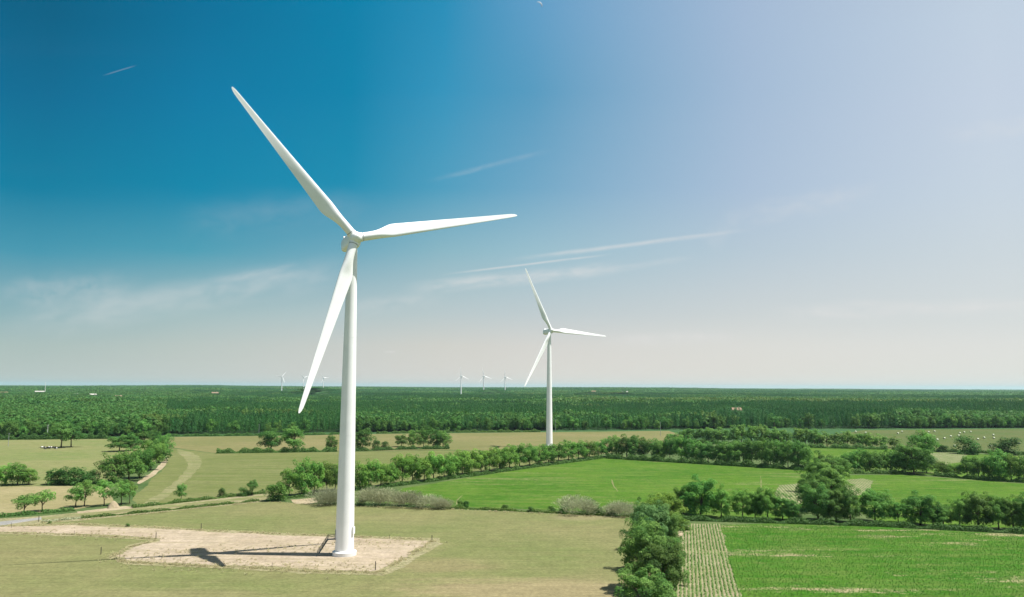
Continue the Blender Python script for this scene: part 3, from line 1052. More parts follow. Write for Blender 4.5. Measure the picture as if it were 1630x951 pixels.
# central row
row([(441, 797, 770, 36, 'green'), (460, 791, 748, 36), (480, 789, 733, 38), (500, 787, 731, 36), (520, 782, 736, 34), (534, 781, 741, 26)],
    'from the dark bush in the leafy group before the big tower', 'leafy group beside the big tower', 'mid', 'fresh green', (1.0, 1.05, 0.85))
r8 = [(572, 779, 736, 32), (590, 777, 733, 34), (606, 775, 737, 30), (622, 773, 738, 28), (640, 771, 725, 38), (657, 769, 724, 34), (675, 767, 724, 32), (690, 765, 721, 34), (707, 763, 725, 30), (722, 760, 722, 28),
      (736, 758, 718, 34), (751, 755, 716, 32), (766, 753, 719, 28), (779, 751, 714, 30), (795, 749, 713, 30), (811, 747, 709, 32)]
row(r8, 'from the big tower in the row bordering the bright crop', 'tree row bordering the bright crop field', 'mid', 'fresh green', (1.05, 1.12, 0.85))
r8b = [(827, 745, 707, 32), (843, 743, 708, 28), (858, 741, 709, 30), (873, 739, 708, 28), (889, 737, 705, 30), (905, 734, 702, 30), (921, 732, 702, 28), (938, 730, 703, 28), (953, 728, 701, 24)]
row(r8b, 'from the second turbine in the row bordering the bright crop', 'tree row bordering the bright crop field', 'mid', 'soft green', (0.95, 1.05, 0.85))
# isolated trees before the forest
row([(431, 719, 684, 38), (467, 719, 680, 40), (527, 718, 692, 20), (577, 717, 683, 34), (598, 715, 701, 14, 'green'), (612, 714.5, 703, 12, 'green'), (639, 711.5, 692, 22), (658, 713, 685, 22), (674, 712.5, 683, 20), (690, 714, 681, 26), (705, 714, 683, 26)],
    'from the curved track along the tan meadow hedge', 'trees along the hedge across the tan meadow', 'mid', 'dark spreading', (0.75, 0.85, 0.8))
# left-hand lane
g = 'trees along the farm lane'
row([(38, 818, 788, 38), (67, 814, 781, 34), (120, 808, 775, 34), (134, 806.5, 765, 32), (166, 806, 765, 32), (193, 804, 766, 32), (206, 802, 766, 22)],
    'from the grey road in the open row along the lane', g, 'open', 'open feathery', (1.1, 1.1, 1.05))
row([(180, 769, 722, 46), (205, 766, 716, 46), (222, 761, 712, 42), (240, 749, 703, 38), (252, 737, 696, 36), (260, 729, 692, 28)],
    'counted towards the forest in the dense lane clump', 'dense clump along the lane', 'mid', 'dense dark', (0.78, 0.88, 0.8))
row([(190, 719, 694, 36), (208, 718, 690, 30), (228, 713, 688, 32), (244, 707, 686, 32)], 'in the small clump at the pasture corner', 'small clump in the pasture corner', 'mid', 'dark green', (0.72, 0.84, 0.78))
tree(97, 713, 673, 40, 'spreading pasture tree with cattle lying in its shade', 'two pasture trees', 'open', (0.72, 0.85, 0.85), seedv=0)
tree(113, 712, 675, 36, 'spreading pasture tree next to the one shading the cattle', 'two pasture trees', 'open', (0.72, 0.85, 0.85), seedv=1)
row([(-14, 772, 738, 34), (8, 772, 739, 32), (28, 772.5, 738, 36), (45, 772, 746, 26)], 'in the clump between pasture and dry field, at the frame side', 'clump between pasture and dry field', 'mid', 'leafy green', (1.1, 1.15, 0.95))
row([(84, 771.5, 748, 28, 'green'), (104, 772, 745, 34, 'green'), (126, 772, 745, 34, 'green'), (147, 771, 749, 30, 'green')], 'in the dark thicket along the dry field', 'dark thicket along the dry field', 'green', 'dark green', (0.8, 0.9, 0.85), 'bush')
tree(288, 799, 771, 20, 'small lone tree growing from the lane hedge below the curved track', g, 'open', (0.9, 1, 0.95))
bush(353, 791, 777, 14, 'small round bush on the lane hedge beyond the lone tree', g)
bush(388, 790, 776, 18, 'bush on the lane hedge beneath the slender tree', g)
tree(401, 789, 765, 20, 'slender tree on the lane hedge before the leafy group', g, 'open', (0.85, 0.95, 0.9))
# grey bushes along the meadow's far edge
GY = (1, 1, 1)
row([(521, 803, 772, 40, 'twig'), (542, 803, 775, 30, 'twig'), (592, 805, 770, 36, 'twig'), (620, 806, 774, 34, 'twig'), (650, 807, 777, 38, 'twig'), (682, 809, 784, 38, 'twig'), (705, 810, 790, 24, 'twig'), (918, 818, 786, 46, 'twig'), (990, 821, 793, 40, 'twig')],
    'from the tower along the far edge of the dry meadow', 'grey bare bushes along the meadow edge', 'twig', 'grey twiggy', GY, 'bush')
row([(575, 805, 795, 16, 'green'), (733, 808, 796, 14, 'green'), (742, 808, 798, 10, 'green'), (803, 812, 804, 14, 'green'), (845, 815, 807, 12, 'green'), (878, 816, 806, 14, 'green'), (898, 818, 806, 16, 'green'), (953, 819, 807, 22, 'green'), (972, 820, 806, 20, 'green')],
    'along the far edge of the dry meadow', 'small green bushes along the meadow edge', 'green', 'low green', (0.9, 0.95, 0.85), 'bush')
bush(203, 838.5, 833.5, 8, 'tiny green bush beside the sandy access track', 'small bushes by the access track')
bush(79, 834, 830, 7, 'tiny green bush beside the end of the grey road', 'small bushes by the access track')


# hedges
def hedge(px, hpx, wid, label, group, mat='hedge', dens=1.0, leaf=0.5, tint=(1, 1, 1)):
    r = np.random.default_rng(len(label) * 13 + int(px[0][0]))
    W = [P(x, y) for x, y in px]
    dep = float(proj(np.mean(W, 0))[2][0])
    hgt = hpx * dep / F
    wid = wid * hgt
    ps, ns = [], []
    o0 = np.array(W[0])
    for a, b in zip(W[:-1], W[1:]):
        L = np.linalg.norm(b - a)
        n = int(L * hgt * 26 * dens / leaf)
        s = r.uniform(0, 1, n)
        d = (b - a) / L
        sd = np.array([-d[1], d[0], 0])
        hmod = hgt * (0.72 + 0.3 * np.sin(s * L / 3.1 + 1) * np.sin(s * L / 7.7) + 0.22 * np.sin(s * L / 1.3 + 2))
        q = r.uniform(-0.15, 1.15, n) * math.pi
        rr = r.uniform(0.7, 1.05, n)
        p = a + d * (s * L)[:, None] + sd * (np.cos(q) * wid / 2 * rr)[:, None] + np.array([0, 0, 1]) * (np.maximum(0.02, np.abs(np.sin(q)) * hmod * rr))[:, None]
        nn = unit(sd * np.cos(q)[:, None] + np.array([0, 0, 1]) * (np.sin(q) * 0.9 + 0.2)[:, None] + r.normal(size=(n, 3)) * 0.4)
        ps.append(p)
        ns.append(nn)
    p, nn = np.concatenate(ps), np.concatenate(ns)
    p = p - o0
    V, Fq = quads(p, nn, leaf * r.uniform(0.6, 1.3, len(p)), r)
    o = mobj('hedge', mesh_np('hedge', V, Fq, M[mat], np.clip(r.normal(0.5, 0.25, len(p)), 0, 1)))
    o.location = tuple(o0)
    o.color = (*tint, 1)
    tag(o, label, 'hedge', group)
    return o


G = 'low hedges'
hedge([(210, 809), (300, 799), (420, 785.5)], 7, 1.2, 'low dark hedge on the olive meadow flank of the lane', G)
hedge([(129, 826), (220, 817.5), (330, 806.5), (412, 798)], 5.5, 1.3, 'low hedge on the turbine meadow flank of the lane', G, tint=(1.15, 1.1, 0.95))
hedge([(-60, 833), (0, 823.5), (66, 818), (118, 813)], 8, 1.3, 'bushy hedge between the dry field and the grey road', G)
hedge([(66, 832), (100, 829), (128, 826)], 5, 1.5, 'scrappy tan hedge end where the lane meets the road', G, 'scrub')
hedge([(345, 722), (410, 721), (480, 720), (536, 719)], 9, 1.1, 'hedge across the tan meadow under the dark spreading trees', G, leaf=0.8)
hedge([(562, 718.5), (602, 717.5), (640, 716), (715, 715)], 7, 1.1, 'hedge across the tan meadow beyond the big tower', G, leaf=0.8)
hedge([(-60, 701), (0, 700.3), (90, 699.5), (175, 698.5)], 10, 1.2, 'clipped hedge between the pasture and the forest', G, leaf=1.0)
hedge([(265, 695), (330, 694.5), (500, 692.5), (560, 691.5)], 4.5, 1.2, 'thin hedge at the forest foot beyond the olive meadow', G, leaf=0.8)
hedge([(600, 690.5), (700, 689), (860, 688)], 4.5, 1.2, 'thin hedge at the forest foot between the two turbines', G, leaf=0.8)
hedge([(700, 809), (780, 812), (860, 816), (930, 820), (1010, 823)], 5, 1.6, 'rough low hedge dividing dry meadow and bright crop', G, tint=(1.1, 1.0, 0.9))
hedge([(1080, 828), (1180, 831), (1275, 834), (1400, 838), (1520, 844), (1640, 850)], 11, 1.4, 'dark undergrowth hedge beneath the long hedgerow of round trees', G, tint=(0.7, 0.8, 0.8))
hedge([(1420, 716), (1500, 719.5), (1560, 721), (1640, 725)], 6, 1.3, 'hedge bordering the hay field beneath the round bushes', G, leaf=0.8, tint=(0.8, 0.9, 0.85))
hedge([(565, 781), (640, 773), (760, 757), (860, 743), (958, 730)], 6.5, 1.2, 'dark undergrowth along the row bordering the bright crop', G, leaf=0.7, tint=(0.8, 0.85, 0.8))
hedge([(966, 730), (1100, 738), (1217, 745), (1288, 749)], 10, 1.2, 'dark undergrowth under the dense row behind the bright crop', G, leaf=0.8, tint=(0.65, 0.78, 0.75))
hedge([(1072, 704), (1200, 709), (1290, 713), (1412, 716)], 8, 1.3, 'undergrowth hedge below the far olive-green tree row', G, leaf=0.9)
hedge([(1342, 754), (1440, 755)], 9, 1.3, 'undergrowth below the short tree row above the crop field', G, leaf=0.7)
hedge([(1488, 758), (1560, 764), (1640, 769)], 9, 1.3, 'undergrowth below the row beside the big corner tree', G, leaf=0.7)
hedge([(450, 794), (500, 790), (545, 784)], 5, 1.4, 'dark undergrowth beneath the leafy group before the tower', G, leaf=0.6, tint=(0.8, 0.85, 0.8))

# ------------------------------------------------------------------ forest
edge = interp([(-700, 700), (0, 697.2), (175, 696.3), (262, 693.8), (500, 690.2), (560, 689.2), (720, 687.2), (1065, 684.4), (1370, 683.2), (1640, 681.6), (2300, 679)])
edge_np = lambda x: np.interp(x, [-700, 0, 175, 262, 500, 560, 720, 1065, 1370, 1640, 2300], [700, 697.2, 696.3, 693.8, 690.2, 689.2, 687.2, 684.4, 683.2, 681.6, 679])


def patchn(x, y, s, k=0):
    return (np.sin(x / s + 1.7 * np.sin(y / (1.3 * s) + k)) + np.sin(y / (0.8 * s) + 1.3 * np.sin(x / (1.1 * s) + k * 2)) + 0.6 * np.sin((x + y) / (0.5 * s) + k)) / 2.6


def broad_prob(px, row, x, y):
    b = np.full(px.shape, 0.35)
    b = np.where(px < 265, 0.92, b)
    b = np.where((px > 265) & (px < 545), 0.22, b)
    b = np.where((px >= 545) & (px < 740), np.where(row > 676, 0.75, 0.25), b)
    b = np.where((px >= 740) & (px < 1070), np.where(row > 677, 0.5, 0.2), b)
    b = np.where((px >= 1070) & (px < 1430), 0.12, b)
    b = np.where(px >= 1430, np.where(row > 673, 0.9, 0.15), b)
    return np.clip(b + 0.3 * patchn(x, y, 140.0), 0.02, 0.98)


# individual trees of the forest front
FR = np.random.default_rng(11)
spans = [(-40, 262, 'before the pasture', 13.0, 15), (262, 545, 'beyond the olive meadow', 13.5, 14.5), (545, 1072, 'beyond the tan meadow', 13.0, 15.5), (1072, 1372, 'behind the far olive-green row', 13.0, 17.5), (1372, 1665, 'beyond the hay field', 11.0, 17)]
FRONT = []
for x0, x1, where, stp, hm in spans:
    x = x0 + 3.0
    while x < x1:
        for back in (0, 1):
            xx = x + FR.normal() * 1.5 + back * stp * 0.5
            p0 = P(xx, edge(xx) - 0.2)
            dirh = p0 / np.linalg.norm(p0)
            p = p0 + np.array([dirh[0], dirh[1], 0]) * (1.5 + back * 8.0 + FR.uniform(-1.2, 2.5))
            px, rw, dep = proj(np.array([[p[0], p[1], 0]]))
            br = FR.uniform() < broad_prob(px, rw, np.array([p[0]]), np.array([p[1]]))[0]
            h = hm * FR.uniform(0.62, 1.05) * (0.92 if br else 1.05)
            w = h * (FR.uniform(0.62, 0.85) if br else FR.uniform(0.36, 0.48))
            pool = FARV if br else CONV
            cm, tm = pool[int(FR.integers(0, len(pool)))]
            nm = 'tree' if br else 'pine_tree'
            o = empty(nm, (p[0], p[1], 0), float(FR.uniform(0, 6.28)))
            o.scale = (w, w, h)
            tag(o, f'{"rounded leafy tree" if br else "dark pointed pine"} in the front edge of the forest {where}', 'tree', f'{"leafy" if br else "pine"} trees of the forest front {where}')
            c = mobj('crown', cm, parent=o)
            k = float(FR.uniform(0.75, 1.1))
            c.color = (k * 0.82, k * 0.95, k * 0.85, 1) if br else (k, k, k, 1)
            mobj('trunk', tm, parent=o)
            FRONT.append(p)
        x += stp * FR.uniform(0.85, 1.15)

# the mass of the forest: one object, trees placed on points
FV = []


def src(me, name):
    o = bpy.data.objects.new(name, me)
    FV.append(o)
    return len(FV) - 1


def forest_src():
    idx = {'pine': [], 'pined': [], 'broad': [], 'light': [], 'tpine': [], 'tpined': [], 'tbroad': [], 'tlight': []}
    for i in range(3):
        r = np.random.default_rng(800 + i)
        V, Fq, t = conifer_arrays(r, 220, 0.15)
        idx['pine'].append(src(mesh_np('pine_form', V, Fq, M['pine'], t), 'pine_form'))
        idx['pined'].append(src(mesh_np('pine_form', V, Fq, M['pined'], t), 'pine_form'))
    for key, mat, s0 in (('broad', M['wood'], 820), ('light', M['woodl'], 840)):
        for i in range(3):
            r = np.random.default_rng(s0 + i)
            V, Fq, t, c = crown_arrays(r, 260, 0.20, 0.6, 0.48, 0.4, 11, 0.22, 0.2)
            idx[key].append(src(mesh_np('crown_form', V, Fq, mat, t), 'crown_form'))
    for key, mat, s0 in (('tpine', M['pine'], 860), ('tpined', M['pined'], 865), ('tbroad', M['wood'], 870), ('tlight', M['woodl'], 880)):
        for i in range(3):
            r = np.random.default_rng(s0 + i)
            Vs, Fs, ts, b = [], [], [], 0
            gx = np.arange(-12.5, 13, 5.0) if key in ('tpine', 'tpined') else np.arange(-12.0, 13, 6.0)
            for x in gx:
                for y in gx:
                    if key in ('tpine', 'tpined'):
                        V, Fq, t = conifer_arrays(r, 46, 0.26)
                        w, h = r.uniform(6.2, 8.4), r.uniform(13.0, 18.0)
                    else:
                        V, Fq, t, c = crown_arrays(r, 60, 0.36, 0.6, 0.48, 0.4, 7, 0.25, 0.25)
                        w, h = r.uniform(8, 13), r.uniform(11.0, 17.0)
                    t = np.clip(0.5 + (t - 0.5) * 0.6 + r.normal() * 0.2, 0, 1)
                    V = V * np.array([w, w, h]) + np.array([x + r.normal() * 1.2, y + r.normal() * 1.2, 0])
                    Vs.append(V)
                    Fs.append(Fq + b)
                    ts.append(t)
                    b += len(V)
            idx[key].append(src(mesh_np('canopy_form', np.concatenate(Vs), np.concatenate(Fs), mat, np.concatenate(ts)), 'canopy_form'))
    return idx


def scatter(name, pts, rot, scl, idx, sources, label, cat):
    me = bpy.data.meshes.new(name)
    me.vertices.add(len(pts))
    me.vertices.foreach_set('co', np.asarray(pts, np.float32).ravel())
    for nm, ty, val in (('rot', 'FLOAT', rot), ('idx', 'INT', idx)):
        a = me.attributes.new(nm, ty, 'POINT')
        a.data.foreach_set('value', np.asarray(val, np.float32 if ty == 'FLOAT' else np.int32))
    a = me.attributes.new('scl', 'FLOAT_VECTOR', 'POINT')
    a.data.foreach_set('vector', np.asarray(scl, np.float32).ravel())
    me.update()
    o = mobj(name, me)
    ng = bpy.data.node_groups.new(name + '_nodes', 'GeometryNodeTree')
    ng.interface.new_socket('Geometry', in_out='INPUT', socket_type='NodeSocketGeometry')
    ng.interface.new_socket('Geometry', in_out='OUTPUT', socket_type='NodeSocketGeometry')
    N, L = ng.nodes, ng.links
    gi, go = N.new('NodeGroupInput'), N.new('NodeGroupOutput')
    jn = N.new('GeometryNodeJoinGeometry')
    for so in reversed(sources):  # the last link made is joined first
        oi = N.new('GeometryNodeObjectInfo')
        oi.inputs['Object'].default_value = so
        gt = N.new('GeometryNodeGeometryToInstance')
        L.new(oi.outputs['Geometry'], gt.inputs[0])
        L.new(gt.outputs[0], jn.inputs[0])
    ip = N.new('GeometryNodeInstanceOnPoints')
    ip.inputs['Pick Instance'].default_value = True

    def attr(nm, ty):
        q = N.new('GeometryNodeInputNamedAttribute')
        q.data_type = ty
        q.inputs[0].default_value = nm
        return next(s for s in q.outputs if s.enabled and s.name == 'Attribute')
    cx = N.new('ShaderNodeCombineXYZ')
    L.new(attr('rot', 'FLOAT'), cx.inputs[2])
    L.new(gi.outputs[0], ip.inputs['Points'])
    L.new(jn.outputs[0], ip.inputs['Instance'])
    L.new(attr('idx', 'INT'), ip.inputs['Instance Index'])
    L.new(cx.outputs[0], ip.inputs['Rotation'])
    L.new(attr('scl', 'FLOAT_VECTOR'), ip.inputs['Scale'])
    L.new(ip.outputs[0], go.inputs[0])
    md = o.modifiers.new('scatter', 'NODES')
    md.node_group = ng
    tag(o, label, cat, kind='stuff')
    return o


def build_forest():
    idx = forest_src()
    r = np.random.default_rng(21)
    PT, RO, SL, IX = [], [], [], []
    front = np.array(FRONT)[:, :2]

    def grid(d0, d1, sp):
        h = d1 * 0.80
        gx = np.arange(-h, h, sp)
        gy = np.arange(d0 * 0.7, d1, sp)
        X, Y = np.meshgrid(gx, gy)
        X = X.ravel() + r.uniform(-0.38, 0.38, X.size) * sp
        Y = Y.ravel() + r.uniform(-0.38, 0.38, Y.size) * sp
        d = np.hypot(X, Y)
        k = (d >= d0) & (d < d1) & (np.abs(np.degrees(np.arctan2(X, Y))) < 37.5)
        return X[k], Y[k]

    def house_gap(X, Y, keep, hs):
        for p in KN:
            d = np.hypot(X - p[0], Y - p[1])
            t = unit(np.array([-p[0], -p[1]]))
            al = (X - p[0]) * t[0] + (Y - p[1]) * t[1]
            ac = np.abs(-(X - p[0]) * t[1] + (Y - p[1]) * t[0])
            D = math.hypot(p[0], p[1])
            keep &= ~((d < (9 if D < 1500 else 14)) | ((al > -4) & (al < 10) & (ac < 9)))
            hs = np.where((al > 0) & (al < 70 + 0.05 * D) & (ac < (9 if D < 1500 else 18)), hs * (0.8 if D < 1500 else 0.55), hs)
        return keep, hs

    # single trees
    X, Y = grid(600, 1420, 4.9)
    px, rw, dep = proj(np.stack([X, Y, np.zeros_like(X)], 1))
    eb = edge_np(px)
    depth_in = 42.4 * F / np.maximum(rw - (HOR + ROLL * (px - CX)), 1) - 42.4 * F / np.maximum(eb - (HOR + ROLL * (px - CX)), 1)
    keep = (rw < eb - 0.1) & (depth_in > -60) & (depth_in < 1e9)
    depth_in = -(42.4 * F / np.maximum(eb - (HOR + ROLL * (px - CX)), 1) - 42.4 * F / np.maximum(rw - (HOR + ROLL * (px - CX)), 1))
    keep &= depth_in > 13
    b = broad_prob(px, rw, X, Y)
    lump = patchn(X, Y, 33, 7) + 0.5 * patchn(X, Y, 14, 2)
    isb = b + 0.35 * lump > r.uniform(0.35, 0.65, X.size)
    light = isb & (patchn(X, Y, 75, 3) + 0.35 * lump > 0.75)
    light |= (px > 380) & (px < 505) & (dep > 820) & (dep < 900 + 30 * lump) & (r.uniform(size=X.size) < 0.85)
    dark = patchn(X, Y, 110, 4) + 0.5 * patchn(X, Y, 27, 8) > 0.15
    h = np.where(isb, r.uniform(8.5, 15.5, X.size), r.uniform(12, 17.5, X.size)) * (1 + 0.14 * patchn(X, Y, 60, 1) + 0.10 * lump) * np.where(px > 1070, 1.1, 1.0)
    h = np.where(depth_in < 40, h * 0.93, h)
    keep, h = house_gap(X, Y, keep, h)
    big = r.uniform(size=X.size) < 0.22
    w = np.where(isb | light, r.uniform(6.6, 10.5, X.size) * np.where(big, 1.45, 1.0), r.uniform(5.8, 9.2, X.size))
    Z = hill(X, Y)
    h = h * np.clip(1 - (Z - base_hill(X, Y)) / 22, 0.4, 1)
    pick = lambda k: np.array(idx[k])[r.integers(0, 3, X.size)]
    ii = np.where(light, pick('light'), np.where(isb, pick('broad'), np.where(dark, pick('pined'), pick('pine'))))
    PT.append(np.stack([X, Y, Z], 1)[keep])
    RO.append(r.uniform(0, 6.28, X.size)[keep])
    SL.append(np.stack([w, w, h], 1)[keep])
    IX.append(ii[keep])
    # blocks of canopy further out
    for d0, d1, sp, s in ((1420, 3600, 25, 1.0), (3600, 9000, 58, 2.3), (9000, 26000, 180, 7.0)):
        X, Y = grid(d0, d1, sp)
        px, rw, dep = proj(np.stack([X, Y, np.full_like(X, 16.0)], 1))
        keep = np.ones(X.size, bool)
        hs = 1 + 0.16 * patchn(X, Y, 230, 1) + 0.16 * patchn(X, Y, 700, 2) + 0.10 * patchn(X, Y, 85, 5)
        keep, hs = house_gap(X, Y, keep, hs)
        hs = hs * np.clip(1 - (hill(X, Y) - base_hill(X, Y)) / 16, 0.42, 1) * r.uniform(0.82, 1.15, X.size)
        pb = np.clip(0.45 + 0.6 * patchn(X, Y, 310, 5) + np.where(px < 300, 0.35, 0), 0, 1)
        isb = pb + 0.3 * patchn(X, Y, 95, 6) > r.uniform(0.4, 0.6, X.size)
        dark = patchn(X, Y, 260, 4) + 0.5 * patchn(X, Y, 80, 8) > 0.1
        band = np.exp(-((dep - 1750 - 250 * patchn(X, Y, 500, 2)) / 330) ** 2) * sstep(780, 950, px)
        lt = (band + 0.25 * patchn(X, Y, 120, 3) > 0.5) | ((patchn(X, Y, 420, 9) + 0.4 * patchn(X, Y, 130, 1) > 0.7) & isb)
        pick = lambda k: np.array(idx[k])[r.integers(0, 3, X.size)]
        ii = np.where(lt, pick('tlight'), np.where(isb, pick('tbroad'), np.where(dark, pick('tpined'), pick('tpine'))))
        PT.append(np.stack([X, Y, hill(X, Y)], 1)[keep])
        RO.append(r.uniform(0, 6.28, X.size)[keep])
        SL.append(np.stack([np.full(X.size, s), np.full(X.size, s), hs * (1.0 if s < 3 else 1.1)], 1)[keep])
        IX.append(ii[keep])
    PT, RO, SL, IX = (np.concatenate(a) for a in (PT, RO, SL, IX))
    print('forest points', len(PT), [len(a) for a in (PT,)])
    scatter('forest', PT, RO, SL, IX, FV, 'vast dark green forest of pines and leafy trees reaching to the horizon', 'forest')


build_forest()

# ------------------------------------------------------------------ houses, mast
for (hx, hy, w, D, rf, lb), p in zip(HOUSES, KN):
    o = empty('house', (p[0], p[1], p[2] - (4.0 if D < 1500 else 0.3)), math.atan2(p[1], p[0]) - math.pi / 2 + float(rng.uniform(-0.4, 0.4)))
    tag(o, lb, 'house', 'houses in the far woods')
    dpt, hh, rh = 8.0, 3.6, 2.6
    mb = MB()
    mb.box((0, 0, hh / 2), (w, dpt, hh))
    mb.add([(-w / 2, -dpt / 2, hh), (-w / 2, dpt / 2, hh), (-w / 2, 0, hh + rh - 0.2), (w / 2, -dpt / 2, hh), (w / 2, dpt / 2, hh), (w / 2, 0, hh + rh - 0.2)], [(0, 1, 2), (5, 4, 3)])
    mobj('wall', mb.mesh('wall', M['wall']), parent=o)
    mb = MB()
    e, th = 0.5, 0.25
    x0, x1 = -w / 2 - e, w / 2 + e
    for sg in (-1, 1):
        ye, ze = sg * (dpt / 2 + e), hh - 0.35
        mb.add([(x0, ye, ze), (x1, ye, ze), (x1, 0, hh + rh), (x0, 0, hh + rh), (x0, ye, ze + th), (x1, ye, ze + th), (x1, 0, hh + rh + th), (x0, 0, hh + rh + th)],
               [(0, 1, 2, 3), (4, 5, 6, 7), (0, 1, 5, 4), (1, 2, 6, 5), (2, 3, 7, 6), (3, 0, 4, 7)])
    roof = mobj('roof', mb.mesh('roof', M[rf]), parent=o)
    mb = MB()
    mb.box((w * 0.3, 0, hh + rh + 0.5), (0.8, 0.8, 1.4))
    mobj('chimney', mb.mesh('chimney', M['wall']), parent=roof)
    mb = MB()
    for k in (-0.32, -0.1, 0.12, 0.34):
        mb.box((w * k, -dpt / 2 - 0.02, 2.0), (1.0, 0.08, 1.3))
    mobj('window', mb.mesh('window', M['steel']), parent=o)

d = ray(71.5, 626)
s = 3200 / math.hypot(d[0], d[1])
p = EYE + d * s
mb = MB()
mb.tube([(0, 0, -30), (0, 0, 18), (0, 0, 50)], [1.1, 0.9, 0.5], 8)
for z in (20, 30, 40, 47):
    mb.lathe([(0.5, z), (1.1, z + 0.1), (1.1, z + 0.5), (0.5, z + 0.6)], 8)
o = mobj('radio_mast', mb.mesh('radio_mast', M['conc']))
o.location = (p[0], p[1], max(p[2] - 16, 2))
tag(o, 'thin pale radio mast above the far woods beside a long white building', 'mast')

# ------------------------------------------------------------------ hay bales
mb = MB()
n = 28
v, f = [], []
prof = [(0.55, -0.61), (0.66, -0.58), (0.70, -0.5), (0.71, 0), (0.70, 0.5), (0.66, 0.58), (0.55, 0.61)]
for r_, x in prof:
    for k in range(n):
        q = 2 * math.pi * k / n
        v.append((x, r_ * math.cos(q), 0.68 + r_ * math.sin(q)))
for i in range(len(prof) - 1):
    for k in range(n):
        k2 = (k + 1) % n
        f.append((i * n + k, i * n + k2, (i + 1) * n + k2, (i + 1) * n + k))
f.append(tuple(range(n)))
f.append(tuple((len(prof) - 1) * n + k for k in range(n)))
mb.add(v, f)
bale_me = mb.mesh('hay_bale', M['bale'], True, 50)
bale_me.materials.append(M['balend'])
for pl in bale_me.polygons:
    if abs(pl.normal.x) > 0.9:
        pl.material_index = 1
ox = 1400
BALES = [(ox + cx * 230 / 1630, 670 + cy * 60 / 425) for cx, cy in
         [(207, 152), (254, 133), (543, 163), (555, 137), (620, 129), (652, 224), (732, 208), (804, 187), (846, 296), (893, 178), (906, 148), (955, 140), (1028, 134), (1110, 218), (1180, 202), (1257, 297), (1284, 170), (1290, 205), (1578, 264)]]
BALES += [(1362, 688.8), (1378, 690.5)]
BALES.sort()
bp = None
for i, (x, y) in enumerate(BALES):
    p = P(x, y)
    o = mobj('hay_bale', bale_me)
    o.location = (p[0], p[1], 0.03)
    s = 1.12
    o.scale = (s, s, s)
    o.rotation_euler = (0, 0, float(rng.uniform(-0.5, 0.5)))
    tag(o, f'pale round hay bale in the mown hay field, {ORD[i]} counted from the tan meadow side', 'hay bale', 'hay bales in the mown field')

# ------------------------------------------------------------------ cattle
def cow_mesh(seed, lying):
    r = np.random.default_rng(seed)
    mb = MB()
    zb = 0.55 if lying else 1.0
    body = [(-0.95, 0.22, 0.05), (-0.85, 0.34, 0.02), (-0.45, 0.40, -0.02), (0.1, 0.42, -0.04), (0.55, 0.38, 0.0), (0.8, 0.26, 0.08), (1.05, 0.18, 0.22), (1.2, 0.15, 0.32), (1.36, 0.14, 0.30), (1.55, 0.09, 0.2), (1.62, 0.07, 0.17)]
    mb.tube([(x, 0, zb + dz) for x, q, dz in body], [q for x, q, dz in body], 12)
    for sx in (-0.7, 0.6):
        for sy in (-0.2, 0.2):
            if lying:
                mb.tube([(sx, sy * 1.4, 0.35), (sx + 0.25, sy * 2.2, 0.14), (sx - 0.15, sy * 2.4, 0.1)], [0.14, 0.09, 0.06], 7)
            else:
                mb.tube([(sx, sy, zb - 0.1), (sx + 0.04, sy, 0.5), (sx - 0.02, sy, 0.25), (sx, sy, 0)], [0.16, 0.09, 0.06, 0.07], 7)
    for sy in (-1, 1):
        mb.tube([(1.25, 0.1 * sy, zb + 0.42), (1.2, 0.3 * sy, zb + 0.44)], [0.06, 0.02], 6)
    mb.tube([(-0.95, 0, zb + 0.12), (-1.08, 0, zb - 0.1), (-1.05, 0.02, zb - 0.45)], [0.05, 0.03, 0.05], 6)
    return mb.mesh('cow', None, True)


cm, ct, cout = new_mat('cow_hide')
tc = ct.new('ShaderNodeTexCoord').outputs['Object']
oi = ct.new('ShaderNodeObjectInfo').outputs['Random']
vv = ct.vmath('ADD', tc, ct.vmath('SCALE', (13.0, 7.0, 3.0), scale=oi))
cc_ = ct.mix(ct.range(ct.noise(vv, 1.3, 1), 0.54, 0.58), (0.02, 0.018, 0.017), (0.72, 0.70, 0.66))
principled(ct, cout, cc_, 0.8)
CW = [cow_mesh(1, False), cow_mesh(2, True)]
for m_ in CW:
    m_.materials.append(cm)
for x, y, k, a, lb in [(67.5, 714.6, 0, 0.4, 'dark cow standing at the end of the resting group under the pasture trees'),
                       (72, 715.4, 1, 2.4, 'mostly white cow lying at the sunlit end of the resting group'),
                       (76, 714.2, 1, 0.1, 'black cow lying behind the mostly white one under the pasture trees'),
                       (80, 714.8, 0, 3.0, 'grey-looking cow standing in the middle of the resting group'),
                       (84, 713.6, 1, 0.8, 'black cow lying deep in the shade of the pasture tree'),
                       (88.5, 715.0, 1, 2.9, 'black and white cow lying close to the pasture tree trunk')]:
    p = P(x, y)
    o = mobj('cow', CW[k])
    o.location = (p[0], p[1], 0.04)
    o.rotation_euler = (0, 0, a)
    o.scale = (1.15, 1.15, 1.15)
    tag(o, lb, 'cow', 'cattle resting under the pasture trees')

